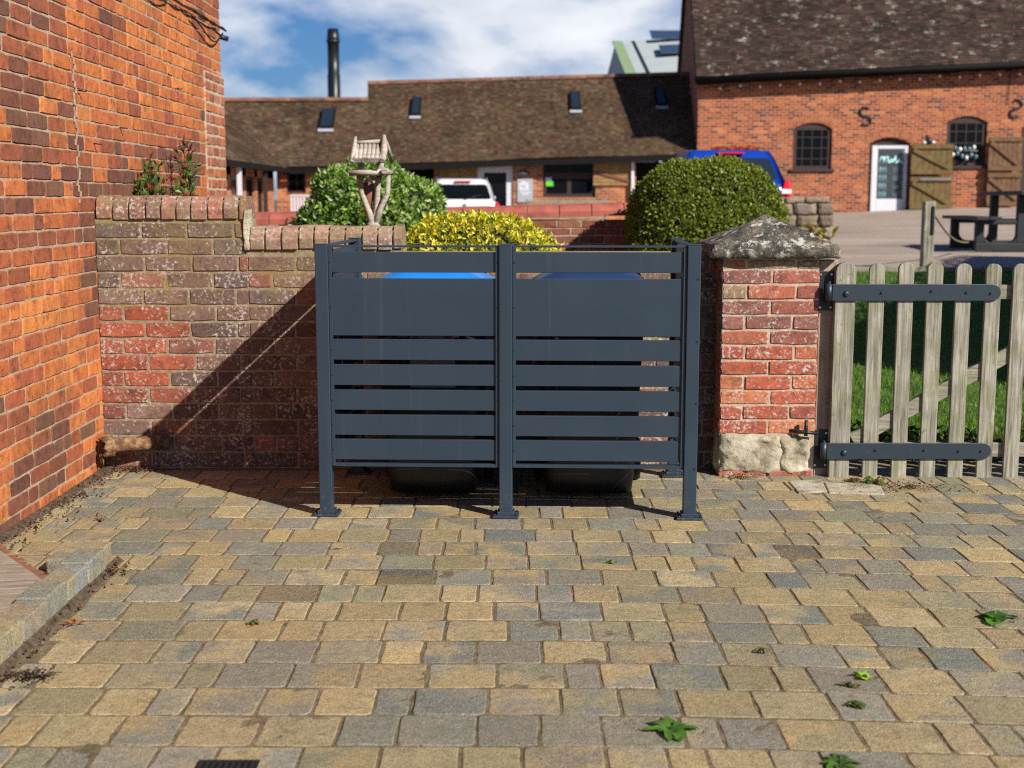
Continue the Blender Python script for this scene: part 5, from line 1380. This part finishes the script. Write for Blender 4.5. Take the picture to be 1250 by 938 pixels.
# S shaped wall anchors
def anchor(px, py, flip, name='S shaped'):
    t2 = thing('wall_anchor', ('black iron S shaped wall tie above the barn doorway' if not flip else 'black iron mirrored S wall tie at far right of barn'), 'wall tie', P(px, py, BYY), group='iron wall ties on the barn front')
    M = MB(); c0 = P(px, py, BYY); pts = []
    for k in range(11): a = math.radians(20 + 230 * k / 10); pts.append(Vector((math.cos(a) * .13, 0, .13 + math.sin(a) * .115)))
    low = [Vector((-p.x, 0, -p.z)) for p in reversed(pts)]
    allp = pts + low
    if flip: allp = [Vector((-p.x, 0, p.z)) for p in allp]
    allp = [Matrix.Rotation(math.radians(-12 if not flip else 15), 3, 'Y') @ p for p in allp]
    M.tube([c0 + p * 1.0 + Vector((0, -.03, 0)) for p in allp], .028, 8); M.build('iron_bar', 'black_iron', t2)
    M = MB(); M.tube([c0 + Vector((0, -.06, 0)), c0 + Vector((0, .0, 0))], .04, 8); M.build('bolt', 'black_iron', t2)
anchor(1056.5, 142, False); anchor(1240, 133, True)
# vending fridge
FX0, FX1 = P(1062.5, 220, 37.05).x, P(1106, 220, 37.05).x; fz0, fz1 = ZY(261, 37.02), ZY(178, 37.02); FYY = 36.96
t = thing('display_fridge', 'white framed glass fronted drinks fridge in the barn doorway', 'fridge', ((FX0 + FX1) / 2, FYY, fz0))
M = MB(); fy = FYY + .01
zwin0, zwin1 = ZY(243, 37.02), ZY(182, 37.02); fa, fb = FX0 + .16, FX1 - .09
M.box(FX0, FX1, fy + .45, fy + .55, fz0, fz1); M.box(FX0, fa, fy, fy + .45, fz0, fz1); M.box(fb, FX1, fy, fy + .45, fz0, fz1); M.box(fa, fb, fy, fy + .45, zwin1, fz1); M.box(fa, fb, fy, fy + .45, fz0, zwin0)
M.build('cabinet', 'white_paint', t, bevel=.01)
M = MB(); M.box(fa, fb, fy + .30, fy + .40, zwin0, zwin1); M.build('back_panel', 'inside_dark', t)
for k in range(5):
    z = lerp(zwin0 + .03, zwin1 - .20, k / 5); M = MB(); M.box(fa, fb, fy + .05, fy + .29, z - .012, z); sh = M.build('shelf', 'car_trim', t)
    M = MB()
    for (x0_, x1_) in ((fa + .05, fa + .30), (fb - .30, fb - .10)):
        nb = 3
        for j in range(nb): cx = lerp(x0_ + .05, x1_ - .05, j / (nb - 1)); M.lathe([(.038, z + .001), (.04, z + .12), (.02, z + .16), (.018, z + .18)], (cx, fy + .10, 0), 10)
    M.build('bottles', 'bottle_blue', sh)
M = MB(); M.box(fa, fb, fy + .0, fy + .006, zwin0, zwin1)
s = NT('clear_glass'); s.fin((.5, .6, .65), .05)
tb_ = s.n.new('ShaderNodeBsdfTransparent'); mg_ = s.n.new('ShaderNodeMixShader'); mg_.inputs[0].default_value = .06
s.lk(tb_.outputs[0], mg_.inputs[1]); s.lk(s.b.outputs[0], mg_.inputs[2]); s.lk(mg_.outputs[0], s.n['Material Output'].inputs[0])
M.build('glass_door', 'clear_glass', t)
M = MB(); zc_ = ZY(197, 37); pts = []
for (x_, z_) in ((0, 0), (.05, .14), (.10, .15), (.10, 0), (.13, .14), (.20, .15), (.20, .02), (.25, .0), (.28, .09), (.29, .0), (.34, .12), (.36, .2), (.37, .0), (.42, .02), (.46, .2), (.45, .02), (.50, .10), (.48, .04), (.54, .0)):
    pts.append((fa + .03 + x_ * (fb - fa - .06) / .54, fy - .006, zc_ - .05 + z_))
M.tube(pts, .024, 5); M.tube([(p[0], p[1] - .001, p[2] + .03) for p in pts[:9]], .015, 5); M.build('script_lettering', 'sign_teal', t)
# flower box above blue car, basket on stable door, window decoration
t = thing('flower_trough', 'red flowers in a trough on barn wall above blue car', 'flowers', (xb_(898), BYY - .2, 2.7))
M = MB(); fxa, fxb = P(872, 182, 36.8).x, P(926, 182, 36.8).x; fzz = ZY(184, 36.8); M.box(fxa, fxb, BYY - .25, BYY - .003, fzz - .16, fzz - .02); M.build('trough', 'rusty_wood', t, bevel=.01)
M = MB()
for _ in range(700): leaf(M, Vector((R(fxa, fxb), BYY - R(.05, .27), fzz + R(-.05, .06))), rv() + Vector((0, 0, .5)), rv().normalized(), .09, .07, random.choice([(.55, .03, .02), (.65, .08, .02), (.06, .12, .02), (.55, .25, .04)]))
M.build('blooms', 'leaf', t)
t = thing('bird_ornament', 'black and white ornament sitting on top of stable door', 'ornament', P(1133, 172, 36.7))
M = MB(); c0 = P(1134, 172, 36.7); M.lathe([(.0, -.1), (.09, -.07), (.12, 0), (.08, .08), (.0, .12)], c0, 12); M.lathe([(0, -.05), (.055, 0), (0, .055)], c0 + Vector((-.06, 0, .13)), 10); M.build('body', 'car_trim', t)
M = MB(); M.lathe([(0, -.05), (.07, 0), (0, .05)], c0 + Vector((.10, -.05, -.04)), 10); M.lathe([(0, -.05), (.06, 0), (0, .05)], c0 + Vector((-.14, -.05, -.05)), 10); M.build('white_patch', 'lamp_clear', t)
t = thing('hanging_shells', 'pale blue trinkets hanging on a stick across barn window', 'ornament', P(1180, 190, 36.8))
M = MB(); a = P(1162, 183, 36.85); b = P(1193, 184.5, 36.85); M.tube([a, b], .022, 6); M.build('stick', 'rope', t)
for k in range(11):
    p = a.lerp(b, (k + .5) / 11) + Vector((0, 0, R(.02, .10) if k % 2 else -R(.08, .22))); M = MB(); M.lathe([(0, -.07), (.05, -.02), (.045, .04), (0, .07)], p, 8); M.build('trinket', 'bottle_blue' if k % 3 else 'lamp_clear', t)
# string lights under barn eave
t = thing('string_lights', 'thin cord of small clear bulbs along the barn eave', 'lights', (10, BYY - .2, 4.6))
M = MB(); pts = []
for k in range(61): x = lerp(BX0 + .2, BX1 - .2, k / 60); pts.append((x, BYY - .22, ez(x) - .20 - .05 * abs(math.sin(k * PI / 5))))
M.tube(pts, .008, 5); M.build('cord', 'fascia_black', t)
for k in range(2, 60, 3): M = MB(); p = pts[k]; M.lathe([(0, -.06), (.035, -.03), (.02, .02), (0, .03)], (p[0], p[1], p[2] - .03), 8); M.build('bulb', 'lamp_clear', t)

# ------------------------------------------------------------------ rope post and picnic table
pb = P(1130, 343, 14.2); pz0 = H(pb.x, 14.2)
t = thing('rope_post', 'short square timber post on lawn edge carrying a rope', 'post', (pb.x, 14.2, pz0))
M = MB(); zt = ZY(246, 14.2); M.box(pb.x - .058, pb.x + .058, 14.15, 14.26, pz0 - .05, zt); M.build('post', 'weathered_wood', t, bevel=.008)
M = MB(); M.box(pb.x + .02, pb.x + .045, 14.135, 14.149, zt - .35, zt - .05); M.build('metal_tag', 'black_iron', t)
t = thing('rope', 'thin dark rope sagging from timber post towards the picnic table', 'rope', (pb.x, 14.2, 1.2))
a = Vector((pb.x + .058, 14.2, zt - .14)); b = P(1182, 296, 17.2); b.z = max(b.z, .72); M = MB(); M.tube([a.lerp(b, k / 16) - Vector((0, 0, .10 * math.sin(PI * k / 16))) for k in range(17)], .012, 6)
M.build('rope_line', 'rope', t)
tx, ty = P(1253, 260, 18.3).x, 18.2; tz = H(tx, ty)
t = thing('picnic_table', 'dark slate grey picnic table with attached benches at right edge', 'picnic table', (tx, ty, tz), math.radians(-4), local=True)
M = MB()
for k in range(5): x = -.40 + k * .165; M.box(x, x + .155, -.9, .9, .745, .80)
M.build('table_top', 'slate_plastic', t, bevel=.008, world=False)
for sgn in (-1, 1):
    M = MB()
    for k in range(2): x = sgn * .78 + (k - 1) * .17; M.box(x, x + .16, -.9, .9, .415, .46)
    M.build('bench_seat', 'slate_plastic', t, bevel=.008, world=False)
for yy in (-.62, .62):
    M = MB(); w = .11; y0, y1 = yy - .05, yy + .05
    for sgn in (-1, 1):
        xo = sgn * .78; xi = sgn * .30
        M.box(min(xo, xo + sgn * .11), max(xo, xo + sgn * .11), y0, y1, .11, .414); M.box(xi - .055, xi + .055, y0, y1, .11, .744)
        for (cx, cz, a0) in ((min(xo, xi + sgn * .055), 0, 0),): pass
        # rounded inner corners
        for (ccx, sx_) in ((xo, -sgn), (xi + sgn * .055, sgn)):
            M.prism([(ccx, y0, .1101), (ccx + sx_ * .10, y0, .1101), (ccx + sx_ * .05, y0, .13), (ccx + sx_ * .02, y0, .16), (ccx, y0, .21)], (0, y1 - y0, 0))
    M.box(-.89, .89, y0, y1, 0, .11); M.box(-.89, .89, y0 + .01, y1 - .01, .355, .4145)
    M.build('end_frame', 'slate_plastic', t, bevel=.012, world=False)

# ------------------------------------------------------------------ camera, sky, sun
cam = bpy.data.cameras.new('camera'); co = bpy.data.objects.new('camera', cam); C.objects.link(co)
co.location = (0, 0, EYE); co.rotation_euler = (PI / 2 - TH, 0, 0); cam.sensor_width = 36; cam.lens = F / 1250 * 36; cam.clip_start = .05; cam.clip_end = 5000
cam.dof.use_dof = True; cam.dof.focus_distance = 5.3; cam.dof.aperture_fstop = 3.4
sc.camera = co
SUN_EL = math.radians(34.5); hd = Vector((.725, -.689)); sd = Vector((hd.x * math.cos(SUN_EL), hd.y * math.cos(SUN_EL), math.sin(SUN_EL)))
sl = bpy.data.lights.new('sun', 'SUN'); sl.energy = 5.0; sl.angle = math.radians(.5); sl.color = (1, .93, .82)
so = bpy.data.objects.new('sun', sl); C.objects.link(so); so.rotation_euler = sd.to_track_quat('Z', 'Y').to_euler(); so.location = (5, -5, 8)
w = bpy.data.worlds.new('World'); sc.world = w; w.use_nodes = True; nt = w.node_tree; n_ = nt.nodes; bg = n_['Background']
sky = n_.new('ShaderNodeTexSky'); sky.sky_type = 'NISHITA'; sky.sun_disc = False; sky.sun_elevation = SUN_EL; sky.sun_rotation = math.atan2(hd.x, hd.y); sky.air_density = 1.0; sky.dust_density = .6; sky.ozone_density = 1.5
tc = n_.new('ShaderNodeTexCoord'); mp = n_.new('ShaderNodeMapping'); mp.inputs['Scale'].default_value = (1.0, 1.0, 2.6); mp.inputs['Rotation'].default_value = (0, math.radians(18), 0); mp.inputs['Location'].default_value = (.35, .0, .12)
nt.links.new(tc.outputs['Generated'], mp.inputs[0])
nz = n_.new('ShaderNodeTexNoise'); nz.inputs['Scale'].default_value = 3.4; nz.inputs['Detail'].default_value = 8; nz.inputs['Roughness'].default_value = .55; nz.inputs['Distortion'].default_value = .25
nt.links.new(mp.outputs[0], nz.inputs['Vector'])
rp = n_.new('ShaderNodeValToRGB'); rp.color_ramp.elements[0].position = .44; rp.color_ramp.elements[1].position = .57; nt.links.new(nz.outputs['Fac'], rp.inputs[0])
nz2 = n_.new('ShaderNodeTexNoise'); nz2.inputs['Scale'].default_value = 7; nz2.inputs['Detail'].default_value = 6; nt.links.new(mp.outputs[0], nz2.inputs['Vector'])
rp2 = n_.new('ShaderNodeValToRGB'); rp2.color_ramp.elements[0].position = .3; rp2.color_ramp.elements[0].color = (7.4, 8.4, 10.2, 1); rp2.color_ramp.elements[1].position = .7; rp2.color_ramp.elements[1].color = (13.0, 13.3, 14.0, 1); nt.links.new(nz2.outputs['Fac'], rp2.inputs[0])
mx = n_.new('ShaderNodeMix'); mx.data_type = 'RGBA'; sx_ = n_.new('ShaderNodeSeparateXYZ'); nt.links.new(tc.outputs['Generated'], sx_.inputs[0])
rz_ = n_.new('ShaderNodeValToRGB'); rz_.color_ramp.elements[0].position = .26; rz_.color_ramp.elements[0].color = (1, 1, 1, 1); rz_.color_ramp.elements[1].position = .42; rz_.color_ramp.elements[1].color = (0, 0, 0, 1); nt.links.new(sx_.outputs[2], rz_.inputs[0])
mm_ = n_.new('ShaderNodeMath'); mm_.operation = 'MULTIPLY'; nt.links.new(rp.outputs[0], mm_.inputs[0]); nt.links.new(rz_.outputs[0], mm_.inputs[1])
tn_ = n_.new('ShaderNodeMix'); tn_.data_type = 'RGBA'; tn_.blend_type = 'MULTIPLY'; tn_.inputs[0].default_value = 1; tn_.inputs[7].default_value = (.38, .66, 1.12, 1); nt.links.new(sky.outputs[0], tn_.inputs[6])
nt.links.new(mm_.outputs[0], mx.inputs[0]); nt.links.new(tn_.outputs[2], mx.inputs[6]); nt.links.new(rp2.outputs[0], mx.inputs[7])
nt.links.new(mx.outputs[2], bg.inputs[0]); bg.inputs[1].default_value = .05
vs_ = sc.view_settings; sc.display_settings.display_device = 'sRGB'; vs_.view_transform = 'Standard'; vs_.look = 'None'; vs_.exposure = .55; vs_.gamma = 1; vs_.use_curve_mapping = False
sc.cycles.use_denoising = False
sc.cycles.filter_width = 1.1
sc.cycles.max_bounces = 6; sc.cycles.caustics_reflective = False; sc.cycles.caustics_refractive = False
